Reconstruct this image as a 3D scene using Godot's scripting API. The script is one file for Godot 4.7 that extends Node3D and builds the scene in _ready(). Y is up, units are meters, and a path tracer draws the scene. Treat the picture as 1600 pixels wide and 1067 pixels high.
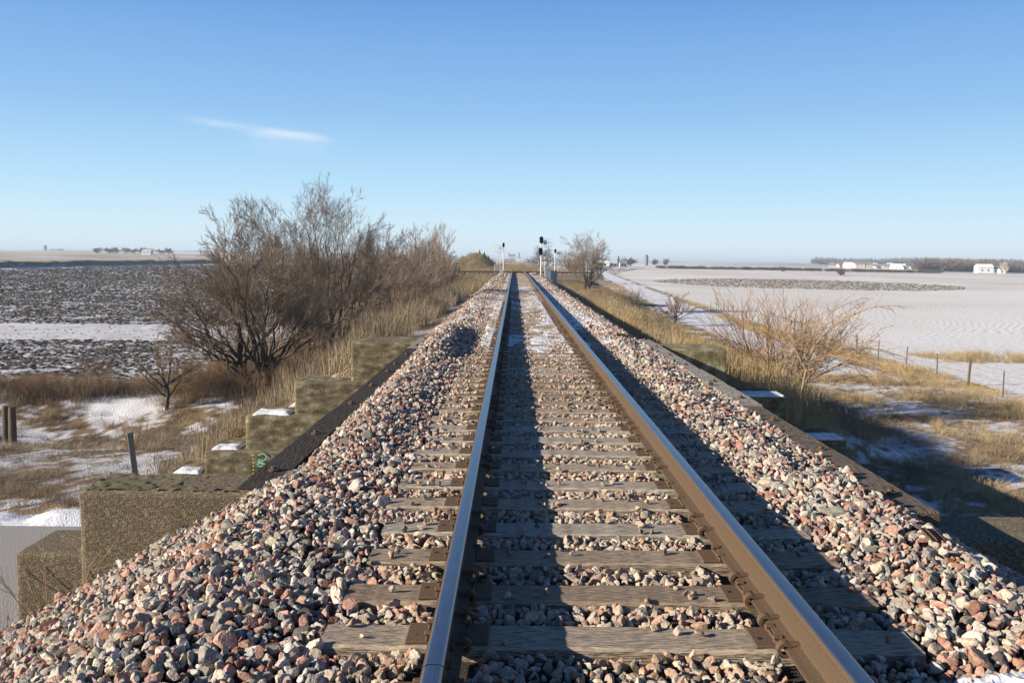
extends Node3D

# ------------------------------------------------------------------ world frame
# x = 0 is the centre line of the track, y = 0 the top of the rails, the track runs along -z.
# "d" below is the distance ahead of the photographer: d = -z.
const FLAT := -4.05
const TIE_TOP := -0.204
const RAIL_X := 0.7545
var noise := FastNoiseLite.new()
var noise2 := FastNoiseLite.new()
var taken := {}
var M := {}

# ------------------------------------------------------------------ small mesh collector
class MB:
	var v := PackedVector3Array()
	var n := PackedVector3Array()
	var c := PackedColorArray()
	var col := Color(1, 1, 1)
	func tri(a: Vector3, b: Vector3, d: Vector3) -> void:
		# a, b, d run counter-clockwise seen from outside
		var nn := (b - a).cross(d - a).normalized()
		v.push_back(a); v.push_back(d); v.push_back(b)
		for i in 3:
			n.push_back(nn); c.push_back(col)
	func quad(a: Vector3, b: Vector3, d: Vector3, e: Vector3) -> void:
		tri(a, b, d); tri(a, d, e)
	func box(lo: Vector3, hi: Vector3, k := 0.0) -> void:
		# box with chamfered edges
		var ce := (lo + hi) * 0.5
		var h := (hi - lo) * 0.5
		if k <= 0.0:
			k = 0.0001
		for ax in 3:
			for s in [-1.0, 1.0]:
				var u := (ax + 1) % 3
				var w := (ax + 2) % 3
				var p := []
				for q in [[-1, -1], [1, -1], [1, 1], [-1, 1]]:
					var a := Vector3()
					a[ax] = s * h[ax]; a[u] = q[0] * (h[u] - k); a[w] = q[1] * (h[w] - k)
					p.append(ce + a)
				if s > 0: quad(p[0], p[1], p[2], p[3])
				else: quad(p[3], p[2], p[1], p[0])
		if k <= 0.0002:
			return
		for ax in 3:
			var u := (ax + 1) % 3
			var w := (ax + 2) % 3
			for su in [-1.0, 1.0]:
				for sw in [-1.0, 1.0]:
					var a := Vector3(); var b := Vector3()
					a[u] = su * h[u]; a[w] = sw * (h[w] - k); a[ax] = -(h[ax] - k)
					b[u] = su * (h[u] - k); b[w] = sw * h[w]; b[ax] = -(h[ax] - k)
					var a2 := a; var b2 := b
					a2[ax] = h[ax] - k; b2[ax] = h[ax] - k
					if su * sw > 0: quad(ce + a, ce + b, ce + b2, ce + a2)
					else: quad(ce + a2, ce + b2, ce + b, ce + a)
		for sx in [-1.0, 1.0]:
			for sy in [-1.0, 1.0]:
				for sz in [-1.0, 1.0]:
					var s := Vector3(sx, sy, sz)
					var a := ce + Vector3(h.x, h.y - k, h.z - k) * s
					var b := ce + Vector3(h.x - k, h.y, h.z - k) * s
					var e := ce + Vector3(h.x - k, h.y - k, h.z) * s
					if sx * sy * sz > 0: tri(a, b, e)
					else: tri(a, e, b)
	func tube(pts: PackedVector3Array, rad: PackedFloat32Array, sides: int) -> void:
		var side := Vector3.RIGHT
		var prev := PackedVector3Array()
		var prevn := PackedVector3Array()
		for i in pts.size():
			var t := (pts[mini(i + 1, pts.size() - 1)] - pts[maxi(i - 1, 0)]).normalized()
			side = side - t * side.dot(t)
			if side.length_squared() < 0.01:
				side = t.cross(Vector3(0.3, 0.5, 0.8))
			side = side.normalized()
			var up := t.cross(side)
			var ring := PackedVector3Array()
			var rn := PackedVector3Array()
			for k in sides:
				var a := TAU * k / sides
				var q := side * cos(a) + up * sin(a)
				rn.push_back(q); ring.push_back(pts[i] + q * rad[i])
			if i > 0:
				for k in sides:
					var m := (k + 1) % sides
					# smooth normals
					v.push_back(prev[k]); v.push_back(ring[m]); v.push_back(prev[m])
					n.push_back(prevn[k]); n.push_back(rn[m]); n.push_back(prevn[m])
					v.push_back(prev[k]); v.push_back(ring[k]); v.push_back(ring[m])
					n.push_back(prevn[k]); n.push_back(rn[k]); n.push_back(rn[m])
					for j in 6: c.push_back(col)
			prev = ring; prevn = rn
	func rod(a: Vector3, b: Vector3, r: float, sides := 6) -> void:
		tube(PackedVector3Array([a, b]), PackedFloat32Array([r, r]), sides)
		cap(a, (a - b).normalized(), r, sides); cap(b, (b - a).normalized(), r, sides)
	func cap(p: Vector3, t: Vector3, r: float, sides: int) -> void:
		var side := Vector3.RIGHT
		side = side - t * side.dot(t)
		if side.length_squared() < 0.01: side = t.cross(Vector3(0.3, 0.5, 0.8))
		side = side.normalized()
		var up := t.cross(side)
		for k in sides:
			var a := TAU * k / sides
			var b := TAU * (k + 1) / sides
			tri(p, p + (side * cos(a) + up * sin(a)) * r, p + (side * cos(b) + up * sin(b)) * r)
	func mesh() -> ArrayMesh:
		var a := []
		a.resize(Mesh.ARRAY_MAX)
		a[Mesh.ARRAY_VERTEX] = v; a[Mesh.ARRAY_NORMAL] = n; a[Mesh.ARRAY_COLOR] = c
		var m := ArrayMesh.new()
		if v.size(): m.add_surface_from_arrays(Mesh.PRIMITIVE_TRIANGLES, a)
		return m

# ------------------------------------------------------------------ scene helpers
func numbered(called: String) -> String:
	if not taken.has(called):
		taken[called] = 0
		return called
	taken[called] += 1
	return "%s_%03d" % [called, taken[called]]

func tag(o: Node3D, label: String, category := "", group := "", kind := "") -> Node3D:
	o.set_meta("label", label)
	if category: o.set_meta("category", category)
	if group: o.set_meta("group", group)
	if kind: o.set_meta("kind", kind)
	return o

func thing(called: String, at := Vector3.ZERO, turn := 0.0) -> Node3D:
	var o := Node3D.new()
	o.name = numbered(called)
	add_child(o)
	o.position = at
	o.rotation.y = turn
	return o

func put(called: String, m: Mesh, mat: Material, parent: Node3D = null) -> MeshInstance3D:
	var o := MeshInstance3D.new()
	o.mesh = m
	o.material_override = mat
	if parent == null:
		o.name = numbered(called)
		add_child(o)
	else:
		o.name = called
		parent.add_child(o, true)
	return o

func many(called: String, m: Mesh, mat: Material, where: Array, cols: PackedColorArray, parent: Node3D = null) -> MultiMeshInstance3D:
	var mm := MultiMesh.new()
	mm.transform_format = MultiMesh.TRANSFORM_3D
	mm.use_colors = true
	mm.mesh = m
	mm.instance_count = where.size()
	for i in where.size():
		mm.set_instance_transform(i, where[i])
		mm.set_instance_color(i, cols[i])
	var o := MultiMeshInstance3D.new()
	o.multimesh = mm
	o.material_override = mat
	o.set_meta("kind", "stuff")
	if parent == null:
		o.name = numbered(called)
		add_child(o)
	else:
		o.name = called
		parent.add_child(o, true)
	return o

func lin(r: float, g: float, b: float) -> Color:
	return Color(r, g, b).linear_to_srgb()

func ntex(freq: float, octaves: int, ramp: Array, sd: int, kind := FastNoiseLite.TYPE_SIMPLEX_SMOOTH, size := 512) -> NoiseTexture2D:
	var f := FastNoiseLite.new()
	f.noise_type = kind
	f.frequency = freq
	f.fractal_octaves = octaves
	f.seed = sd
	if kind == FastNoiseLite.TYPE_CELLULAR:
		f.cellular_return_type = FastNoiseLite.RETURN_CELL_VALUE
	var t := NoiseTexture2D.new()
	t.width = size; t.height = size; t.seamless = true; t.noise = f
	if ramp.size():
		var g := Gradient.new()
		g.offsets = PackedFloat32Array(ramp.map(func(e): return e[0]))
		g.colors = PackedColorArray(ramp.map(func(e): return e[1]))
		t.color_ramp = g
	return t

func grey(x: float) -> Color:
	return Color(x, x, x)

func material(color: Color, rough := 0.9, tex: Texture2D = null, scale := Vector3.ONE, vertex := false, relief: Texture2D = null, depth := 1.0, world := true) -> StandardMaterial3D:
	var m := StandardMaterial3D.new()
	m.albedo_color = color
	m.roughness = rough
	m.metallic_specular = 0.3
	if tex:
		m.albedo_texture = tex
	if relief:
		m.heightmap_enabled = true
		m.heightmap_texture = relief
		m.heightmap_scale = depth
	if tex or relief:
		m.uv1_triplanar = true
		m.uv1_world_triplanar = world
		m.uv1_scale = scale
	if vertex:
		m.vertex_color_use_as_albedo = true
	return m

# ------------------------------------------------------------------ the lie of the land
func sstep(a: float, b: float, x: float) -> float:
	return smoothstep(a, b, x)

func flat_at(x: float, d: float) -> float:
	# the plain, rising to the level of the line near the junction, and the far hills
	var h := FLAT
	var near_line := 1.0 - sstep(8.0, 15.0, absf(x))
	h = lerpf(h, -1.15, sstep(55.0, 106.0, d) * near_line)
	# far roll of the country
	var far := sstep(420.0, 1600.0, d + absf(x) * 0.3)
	h += far * (noise.get_noise_2d(x * 0.02, d * 0.02) * 6.0)
	if x < 0.0:
		h += sstep(380.0, 1900.0, d) * 11.0 * sstep(-40.0, -420.0, x)
	else:
		h += sstep(500.0, 2200.0, d) * 2.2
		h -= sstep(150.0, 500.0, x) * sstep(300, 700, d) * (1.0 - sstep(1000, 1800, d)) * 2.0
	# straight ahead
	h += sstep(180.0, 900.0, d) * (1.0 - sstep(60.0, 260.0, absf(x))) * 2.6
	return h

func ground_h(x: float, d: float) -> float:
	var h := flat_at(x, d)
	var fine := noise2.get_noise_2d(x * 3.0, d * 3.0)
	h += fine * 0.06
	# the bank that closes the left-hand field, running nearly parallel to the line
	if x < -120.0 and d > 120.0:
		var e := -196.0 - x
		h += sstep(-3.0, 9.0, e) * 2.3 * sstep(150.0, 200.0, d)
	# swale in the rough ground left of the road
	if d > 17.0 and d < 36.0 and x < -7.0:
		var sx := (x + 15.0 + (d - 27.0) * 0.5) / 4.5
		var sd := (d - 26.8) / 2.7
		h -= 0.75 * exp(-sx * sx - sd * sd)
		h += 0.3 * exp(-pow((d - 30.5) / 1.2, 2.0)) * sstep(-8.0, -11.0, x)
	# low swell at the foot of the right-hand slope
	if d > 6.9 and d < 18.3:
		if absf(x) > 4.0:
			h += noise2.get_noise_2d(x, d) * 0.1
		if x > 4.0: return h + 0.5 * sstep(4.0, 8.0, x) * (1.0 - sstep(12.0, 18.0, x)) + noise2.get_noise_2d(x * 2.0, d * 2.0) * 0.15
		return minf(h, FLAT + 0.12)
	# embankment
	var top := -0.62
	var a := absf(x)
	var e2 := top
	if d <= 6.9:
		if a > 2.3: e2 = top - (a - 2.3) * 0.56
		if a > 4.6: e2 = top - 2.3 * 0.56 - (a - 4.6) * 0.7
	elif x < 0.0:
		if a > 2.4: e2 = top - (a - 2.4) * 0.18
		if a > 4.1: e2 = top - 0.306 - (a - 4.1) * 0.68
	else:
		if a > 2.4: e2 = top - (a - 2.4) * 0.5
		if a > 4.4: e2 = top - 1.0 - (a - 4.4) * 0.37
		if a > 5.0: e2 -= sstep(5.5, 8.2, a) * (1.0 - sstep(17.75, 23.0, d)) * 2.2 + 0.25 * sstep(5.0, 6.0, a) * (1.0 - sstep(17.75, 20.0, d))
	e2 += fine * 0.08 * sstep(2.5, 4.5, a)
	h = maxf(h, e2)
	# mound beside the junction
	var mx := (x + 9.6) / 4.2
	var md := (d - 178.0) / 26.0
	h += 2.8 * (1.0 + 0.35 * noise.get_noise_2d(x * 0.8, d * 0.5)) * exp(-pow(mx, 4.0) - pow(md, 4.0))
	return h

func ballast_h(x: float, d: float) -> float:
	var a := absf(x)
	var h := -0.236
	var rise := sstep(1.33, 1.75, a)
	h += rise * 0.042
	if d < 6.15:
		var s := 2.15 if x < 0.0 else 2.05
		if a > s: h -= (a - s) * 0.56
	elif d < 18.2:
		h -= sstep(1.95, 2.3, a) * 0.13 if x < 0.0 else sstep(1.5, 2.25, a) * 0.135
	else:
		if a > 2.0: h -= (a - 2.0) * 0.6
	# heap of dumped stone on the left over the far end of the deck
	if x < -1.0:
		var k := sstep(6.2, 9.0, d) * (1.0 - sstep(17.8, 20.5, d))
		h += (0.07 * k + 0.13 * sstep(12.5, 14.5, d) * (1.0 - sstep(17.8, 20.0, d))) * exp(-pow((x + 1.86) / 0.34, 2.0))
	elif x > 1.0:
		h += 0.02 * exp(-pow((x - 1.8) / 0.3, 2.0)) * sstep(5.0, 7.0, d) * (1.0 - sstep(19.0, 22.0, d))
	h += noise2.get_noise_2d(x * 9.0, d * 9.0) * 0.022 + noise2.get_noise_2d(x * 3.0 + 50.0, d * 3.0) * 0.02 * rise
	return h

# ------------------------------------------------------------------ build
func _ready() -> void:
	noise.seed = 7; noise.frequency = 0.12; noise.fractal_octaves = 3
	noise2.seed = 21; noise2.frequency = 0.25; noise2.fractal_octaves = 3
	camera_and_light()
	materials()
	land()
	road_and_fields()
	bridge()
	ballast()
	track()
	loose_plate()
	snow_on_track()
	junction()
	trees()
	grass()
	fences()
	far_things()

func camera_and_light() -> void:
	var cam := Camera3D.new()
	cam.name = "camera"
	cam.fov = 44.905
	cam.near = 0.05
	cam.far = 20000.0
	add_child(cam)
	var yaw := deg_to_rad(-0.117)
	var pitch := deg_to_rad(-5.686)
	var roll := deg_to_rad(0.6)
	var fw := Vector3(sin(yaw) * cos(pitch), sin(pitch), -cos(yaw) * cos(pitch))
	var r := fw.cross(Vector3.UP).normalized()
	var u := r.cross(fw)
	cam.transform = Transform3D(Basis(r * cos(roll) + u * sin(roll), u * cos(roll) - r * sin(roll), -fw), Vector3(-0.48, 1.443, 0))
	cam.current = true

	# clear winter sky with one thin wisp of cloud
	var W := 2048
	var H := 1024
	var bytes := PackedFloat32Array()
	bytes.resize(W * H * 3)
	var stops := [[-90.0, 0.175, 0.175, 0.175], [-2.0, 0.294, 0.343, 0.385], [0.0, 0.385, 0.438, 0.469], [2.2, 0.332, 0.434, 0.493], [5.0, 0.241, 0.382, 0.490], [9.5, 0.150, 0.280, 0.448], [17.0, 0.073, 0.175, 0.374], [28.0, 0.035, 0.095, 0.241], [50.0, 0.017, 0.049, 0.147], [90.0, 0.011, 0.032, 0.105]]
	var cl := FastNoiseLite.new()
	cl.seed = 5; cl.frequency = 0.05; cl.fractal_octaves = 4
	for j in H:
		var el := 90.0 - (j + 0.5) * 180.0 / H
		var k := 0
		while k < stops.size() - 2 and stops[k + 1][0] < el: k += 1
		var t := clampf((el - stops[k][0]) / (stops[k + 1][0] - stops[k][0]), 0.0, 1.0)
		var cr := lerpf(stops[k][1], stops[k + 1][1], t)
		var cg := lerpf(stops[k][2], stops[k + 1][2], t)
		var cb := lerpf(stops[k][3], stops[k + 1][3], t)
		for i in W:
			var w := 0.0
			if el > 4.0 and el < 12.0:
				# azimuth right of straight ahead; the first column of the panorama looks along -z
				var az := (i + 0.5) * 360.0 / W - (360.0 if i > W / 2 else 0.0)
				if az > -26.0 and az < -6.0:
					var nn := 0.72 + 0.5 * cl.get_noise_2d(az * 6.0, el * 42.0)
					var line := 8.62 - (az + 22.0) * 0.085
					var env := sstep(-22.6, -19.5, az) * (1.0 - sstep(-15.5, -11.5, az))
					w += 0.48 * env * exp(-pow((el - line) / 0.16, 2.0)) * nn
					var env2 := sstep(-19.0, -15.8, az) * (1.0 - sstep(-14.0, -11.6, az))
					w += 0.62 * env2 * exp(-pow((el - 7.83 + (az + 15.0) * 0.03) / 0.22, 2.0)) * nn
					w += 0.16 * env2 * exp(-pow((el - 7.2) / 0.4, 2.0)) * nn
			var at := (j * W + i) * 3
			bytes[at] = lerpf(cr, 0.44, w); bytes[at + 1] = lerpf(cg, 0.47, w); bytes[at + 2] = lerpf(cb, 0.50, w)
	var img := Image.create_from_data(W, H, false, Image.FORMAT_RGBF, bytes.to_byte_array())
	var pano := PanoramaSkyMaterial.new()
	pano.panorama = ImageTexture.create_from_image(img)
	var sky := Sky.new()
	sky.sky_material = pano
	var env := Environment.new()
	env.background_mode = Environment.BG_SKY
	env.sky = sky
	env.ambient_light_source = Environment.AMBIENT_SOURCE_SKY
	env.reflected_light_source = Environment.REFLECTION_SOURCE_SKY
	env.tonemap_mode = Environment.TONE_MAPPER_LINEAR
	env.tonemap_exposure = 2.0
	env.fog_enabled = true
	env.fog_density = 0.00028
	env.fog_light_color = Color(0.80, 0.88, 0.95)
	env.sdfgi_enabled = true
	env.ssao_enabled = true
	env.ssil_enabled = true
	var we := WorldEnvironment.new()
	we.name = "environment"
	we.environment = env
	add_child(we)

	# low winter sun, to the left and a little behind the photographer
	var az := deg_to_rad(18.0)
	var el := atan(tan(deg_to_rad(22.5)) * cos(az))
	var towards := Vector3(-cos(el) * cos(az), sin(el), cos(el) * sin(az))
	var sun := DirectionalLight3D.new()
	sun.name = "sun"
	sun.light_energy = 1.6
	sun.light_angular_distance = 0.5
	sun.light_color = Color(1.0, 0.945, 0.865)
	sun.shadow_enabled = true
	add_child(sun)
	sun.look_at_from_position(Vector3.ZERO, -towards, Vector3.UP)

func materials() -> void:
	var soft := ntex(0.012, 4, [[0.0, grey(0.72)], [0.5, grey(0.9)], [1.0, grey(1.0)]], 3)
	var speck := ntex(0.06, 3, [[0.0, grey(0.55)], [0.4, grey(0.8)], [0.6, grey(0.92)], [1.0, grey(1.0)]], 4)
	var bump := ntex(0.05, 4, [], 9)
	var streak := ntex(0.03, 4, [[0.0, grey(0.42)], [0.34, grey(0.7)], [0.46, grey(0.92)], [1.0, grey(1.0)]], 12)
	var streak_b := ntex(0.03, 4, [], 12)
	var pebble := ntex(0.09, 1, [[0.0, Color(0.46, 0.43, 0.37)], [0.5, Color(0.64, 0.60, 0.53)], [0.8, Color(0.76, 0.72, 0.64)], [0.9, Color(0.98, 0.95, 0.9)], [1.0, Color(1, 1, 0.97)]], 15, FastNoiseLite.TYPE_CELLULAR)
	var pebble_b := ntex(0.09, 1, [], 15, FastNoiseLite.TYPE_CELLULAR)
	var stain := ntex(0.01, 5, [[0.0, Color(0.5, 0.47, 0.40)], [0.35, Color(0.68, 0.64, 0.55)], [0.55, Color(0.78, 0.74, 0.65)], [0.7, Color(0.84, 0.81, 0.73)], [0.8, Color(0.97, 0.95, 0.88)], [1.0, Color(1, 1, 0.97)]], 31)
	M.land = material(Color.WHITE, 0.95, speck, Vector3.ONE * 0.6, true, bump, 4.0)
	M.snow = material(lin(0.80, 0.82, 0.86), 0.7, soft, Vector3.ONE * 0.8, false, bump, 1.5)
	M.snow_vc = material(Color.WHITE, 0.75, speck, Vector3.ONE * 1.4, true, bump, 1.5)
	M.gravel_road = material(lin(0.40, 0.385, 0.37), 0.95, speck, Vector3.ONE * 1.2, false, bump, 2.0)
	M.bed = material(lin(0.10, 0.078, 0.06), 1.0, speck, Vector3.ONE * 4.0, false, bump, 2.0)
	M.stone = material(Color.WHITE, 0.92, ntex(0.03, 4, [[0.0, grey(0.5)], [0.45, grey(0.86)], [1.0, grey(1.0)]], 44), Vector3.ONE * 3.0, true, bump, 0.3, true)
	M.clod = material(Color.WHITE, 1.0, speck, Vector3.ONE * 1.5, true)
	M.concrete_rough = material(lin(0.37, 0.335, 0.28), 0.95, pebble, Vector3.ONE * 3.4, false, pebble_b, 0.8)
	M.moss = material(lin(0.25, 0.22, 0.13), 1.0, speck, Vector3.ONE * 6.0, false, bump, 1.5)
	M.concrete = material(lin(0.26, 0.243, 0.195), 0.95, stain, Vector3(0.55, 1.0, 0.55), false, bump, 0.8)
	M.concrete_right = material(lin(0.36, 0.35, 0.25), 0.95, stain, Vector3.ONE * 0.5, false, bump, 0.8)
	var ties := [Color(0.50, 0.405, 0.30), Color(0.43, 0.335, 0.24), Color(0.52, 0.455, 0.365), Color(0.40, 0.305, 0.215)]
	M.ties = []
	for i in 4:
		var m := material(Color(ties[i].r, ties[i].g, ties[i].b).linear_to_srgb(), 0.95, streak, Vector3(0.55, 9.0, 9.0 + i * 0.7), false, streak_b, 0.9, true)
		m.uv1_offset = Vector3(i * 0.37, 0, 0)
		M.ties.append(m)
	M.kerb = material(lin(0.15, 0.12, 0.09), 0.95, streak, Vector3(4.0, 4.0, 0.3), false, streak_b, 1.0)
	M.kerb_grey = material(lin(0.33, 0.305, 0.265), 0.95, streak, Vector3(4.0, 4.0, 0.3), false, streak_b, 1.0)
	M.kerb_dark = material(lin(0.055, 0.045, 0.038), 0.9, streak, Vector3(4.0, 4.0, 0.3), false, streak_b, 1.2)
	M.rust = material(lin(0.118, 0.086, 0.058), 0.75, ntex(0.03, 5, [[0.0, Color(0.7, 0.66, 0.62)], [0.5, Color(0.9, 0.87, 0.84)], [1.0, Color(1, 1, 1)]], 51), Vector3(8, 8, 5), false, bump, 0.03)
	M.rust_plate = material(lin(0.145, 0.095, 0.06), 0.8, speck, Vector3.ONE * 4.0, false, bump, 0.12)
	M.steel = material(lin(0.30, 0.31, 0.33), 0.30, ntex(0.04, 3, [[0.0, grey(0.78)], [1.0, grey(1.0)]], 53), Vector3(14, 14, 0.25))
	M.steel.metallic = 0.95
	M.grass = material(Color.WHITE, 0.8, null, Vector3.ONE, true)
	M.grass.backlight_enabled = true
	M.grass.backlight = Color(0.22, 0.18, 0.11)
	M.bark = material(lin(0.10, 0.084, 0.068), 0.95, streak, Vector3(6, 1.2, 6), false, streak_b, 0.8)
	M.twig = material(lin(0.23, 0.178, 0.13), 0.9)
	M.twig_tan = material(lin(0.33, 0.225, 0.14), 0.85)
	M.bark_tan = material(lin(0.36, 0.25, 0.15), 0.9, streak, Vector3(6, 1.2, 6))
	M.far_twig = material(lin(0.17, 0.135, 0.115), 0.95)
	M.far_dark = material(lin(0.03, 0.035, 0.028), 0.95)
	M.post = material(lin(0.16, 0.13, 0.09), 0.95, streak, Vector3(8, 1.0, 8), false, streak_b, 0.8)
	M.post_grey = material(lin(0.22, 0.21, 0.18), 0.8, streak, Vector3(8, 1.0, 8))
	M.wire = material(lin(0.12, 0.10, 0.09), 0.6)
	M.black = material(lin(0.012, 0.013, 0.015), 0.6)
	M.silver = material(lin(0.62, 0.64, 0.65), 0.42)
	M.silver.metallic = 0.35
	M.cabinet = material(lin(0.42, 0.46, 0.48), 0.4, soft, Vector3.ONE)
	M.cabinet.metallic = 0.4
	M.white = material(lin(0.78, 0.78, 0.76), 0.7)
	M.roof = material(lin(0.18, 0.17, 0.17), 0.9)
	M.roof_red = material(lin(0.28, 0.12, 0.09), 0.9)
	M.silo = material(lin(0.16, 0.18, 0.20), 0.6)
	M.wall_tan = material(lin(0.48, 0.42, 0.34), 0.9)
	M.girder = material(lin(0.07, 0.06, 0.055), 0.9, speck, Vector3.ONE)

# ------------------------------------------------------------------ ground
func axis(lo: float, hi: float, f0: float, f1: float, step: float, grow: float) -> PackedFloat32Array:
	var out := PackedFloat32Array()
	var back := PackedFloat32Array()
	var s := step
	var p := f0
	while p > lo:
		s *= grow
		p -= s
		back.push_back(maxf(p, lo))
	for i in range(back.size() - 1, -1, -1): out.push_back(back[i])
	p = f0
	while p < f1:
		out.push_back(p)
		p += step
	s = step
	while p < hi:
		out.push_back(p)
		s *= grow
		p += s
	out.push_back(hi)
	return out

func sheet(xs: PackedFloat32Array, ds: PackedFloat32Array, hf: Callable, cf: Callable, uvf: Variant = null) -> ArrayMesh:
	var nx := xs.size()
	var nd := ds.size()
	var v := PackedVector3Array()
	var c := PackedColorArray()
	var uv := PackedVector2Array()
	v.resize(nx * nd); c.resize(nx * nd)
	if uvf != null: uv.resize(nx * nd)
	for j in nd:
		for i in nx:
			var h: float = hf.call(xs[i], ds[j])
			v[j * nx + i] = Vector3(xs[i], h, -ds[j])
			c[j * nx + i] = cf.call(xs[i], ds[j], h)
			if uvf != null: uv[j * nx + i] = uvf.call(xs[i], ds[j])
	var n := PackedVector3Array()
	n.resize(nx * nd)
	for j in nd:
		for i in nx:
			var a := v[j * nx + mini(i + 1, nx - 1)] - v[j * nx + maxi(i - 1, 0)]
			var b := v[mini(j + 1, nd - 1) * nx + i] - v[maxi(j - 1, 0) * nx + i]
			n[j * nx + i] = a.cross(b).normalized()
	var idx := PackedInt32Array()
	idx.resize((nx - 1) * (nd - 1) * 6)
	var k := 0
	for j in nd - 1:
		for i in nx - 1:
			var a := j * nx + i
			idx[k] = a; idx[k + 1] = a + nx; idx[k + 2] = a + nx + 1
			idx[k + 3] = a; idx[k + 4] = a + nx + 1; idx[k + 5] = a + 1
			k += 6
	var arr := []
	arr.resize(Mesh.ARRAY_MAX)
	arr[Mesh.ARRAY_VERTEX] = v; arr[Mesh.ARRAY_NORMAL] = n; arr[Mesh.ARRAY_COLOR] = c; arr[Mesh.ARRAY_INDEX] = idx
	if uvf != null: arr[Mesh.ARRAY_TEX_UV] = uv
	var m := ArrayMesh.new()
	m.add_surface_from_arrays(Mesh.PRIMITIVE_TRIANGLES, arr)
	return m

const SNOW := Color(0.80, 0.815, 0.85)
const STRAW := Color(0.36, 0.265, 0.15)
const LITTER := Color(0.20, 0.14, 0.085)
const SOIL := Color(0.075, 0.058, 0.045)

func snow_mask(x: float, d: float) -> float:
	# above zero: snow lies here; below: dead grass shows
	return noise.get_noise_2d(x * 2.2, d * 2.2) * 0.9 + noise2.get_noise_2d(x * 8.0, d * 8.0) * 0.6 + noise2.get_noise_2d(x * 25.0, d * 25.0) * 0.35

func ditch_x(d: float) -> float:
	return 16.3 + maxf(0.0, d - 60.0) * 0.07

func field_edge(d: float) -> float:
	return maxf(ditch_x(d) + 3.6, 20.8 + 35.0 * pow(maxf(0.0, d - 100.0) / 300.0, 2.0))

func ground_col(x: float, d: float, h: float) -> Color:
	var s := snow_mask(x, d)
	var mixd := LITTER.lerp(STRAW, clampf(0.5 + noise2.get_noise_2d(x * 5.0 + 90.0, d * 5.0), 0.0, 1.0))
	var a := absf(x)
	if d < 18.3 and d > 6.5 and a > 2.5:
		return SNOW if s > (-0.2 if x < 0.0 else 0.28) else mixd
	if d <= 6.5:
		return mixd.lerp(LITTER, 0.5)
	if d > 900.0 or a > 700.0:
		var t := noise.get_noise_2d(x * 0.012, d * 0.03)
		return Color(0.50, 0.44, 0.36).lerp(Color(0.70, 0.69, 0.68), clampf(0.5 + t * 1.6, 0.0, 1.0))
	if x < 0.0:
		if h > FLAT + 0.5 and d < 170.0 and x > -40.0:
			return mixd if s < 0.42 else SNOW
		if d > 32.5 and x < -10.5:
			if x < -184.0 or d > 460.0:
				return Color(0.40, 0.31, 0.20).lerp(SNOW, clampf(0.18 + noise.get_noise_2d(x * 0.4, d * 0.1) * 0.9, 0.0, 0.8))
			if d > 52.5 and d < 66.0:
				return SNOW.lerp(STRAW, clampf(0.14 + s * 0.35, 0.0, 0.5))
			return SNOW.lerp(SOIL, clampf(0.22 + s * 0.5, 0.05, 0.7))
		if d < 34.0:
			return SNOW if s > 0.02 else mixd
		return mixd if s < 0.3 else SNOW
	# right
	if h > FLAT + 0.45 and d < 170.0 and x < 40.0:
		return mixd if s < 0.3 else SNOW
	if d < 400.0 and x < field_edge(d):
		var ditch := ditch_x(d)
		var w := 1.5 + sstep(40.0, 90.0, d) * 0.7
		if d > 40.0 and absf(x - ditch - 0.4 * noise.get_noise_1d(d * 1.2)) < w: return SNOW
		return SNOW if s > 0.12 else mixd.lerp(STRAW, 0.4)
	if d < 480.0 and x < field_edge(d): return mixd if s < 0.1 else SNOW
	return Color(0.55, 0.50, 0.43).lerp(SNOW, clampf(0.5 + noise.get_noise_2d(x * 0.05, d * 0.02) * 1.4, 0.0, 1.0))

func land() -> void:
	var xs := axis(-6000.0, 6000.0, -30.0, 30.0, 0.2, 1.085)
	var ds := axis(-60.0, 9000.0, 5.0, 46.0, 0.2, 1.021)
	var hf := func(x: float, d: float) -> float:
		var h := ground_h(x, d)
		if d > 18.0 and d < 480.0 and x > field_edge(d) + 0.5 and x < 420.0: h -= 0.25
		return h
	var g := put("ground", sheet(xs, ds, hf, ground_col), M.land)
	g.set_meta("kind", "structure")

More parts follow.
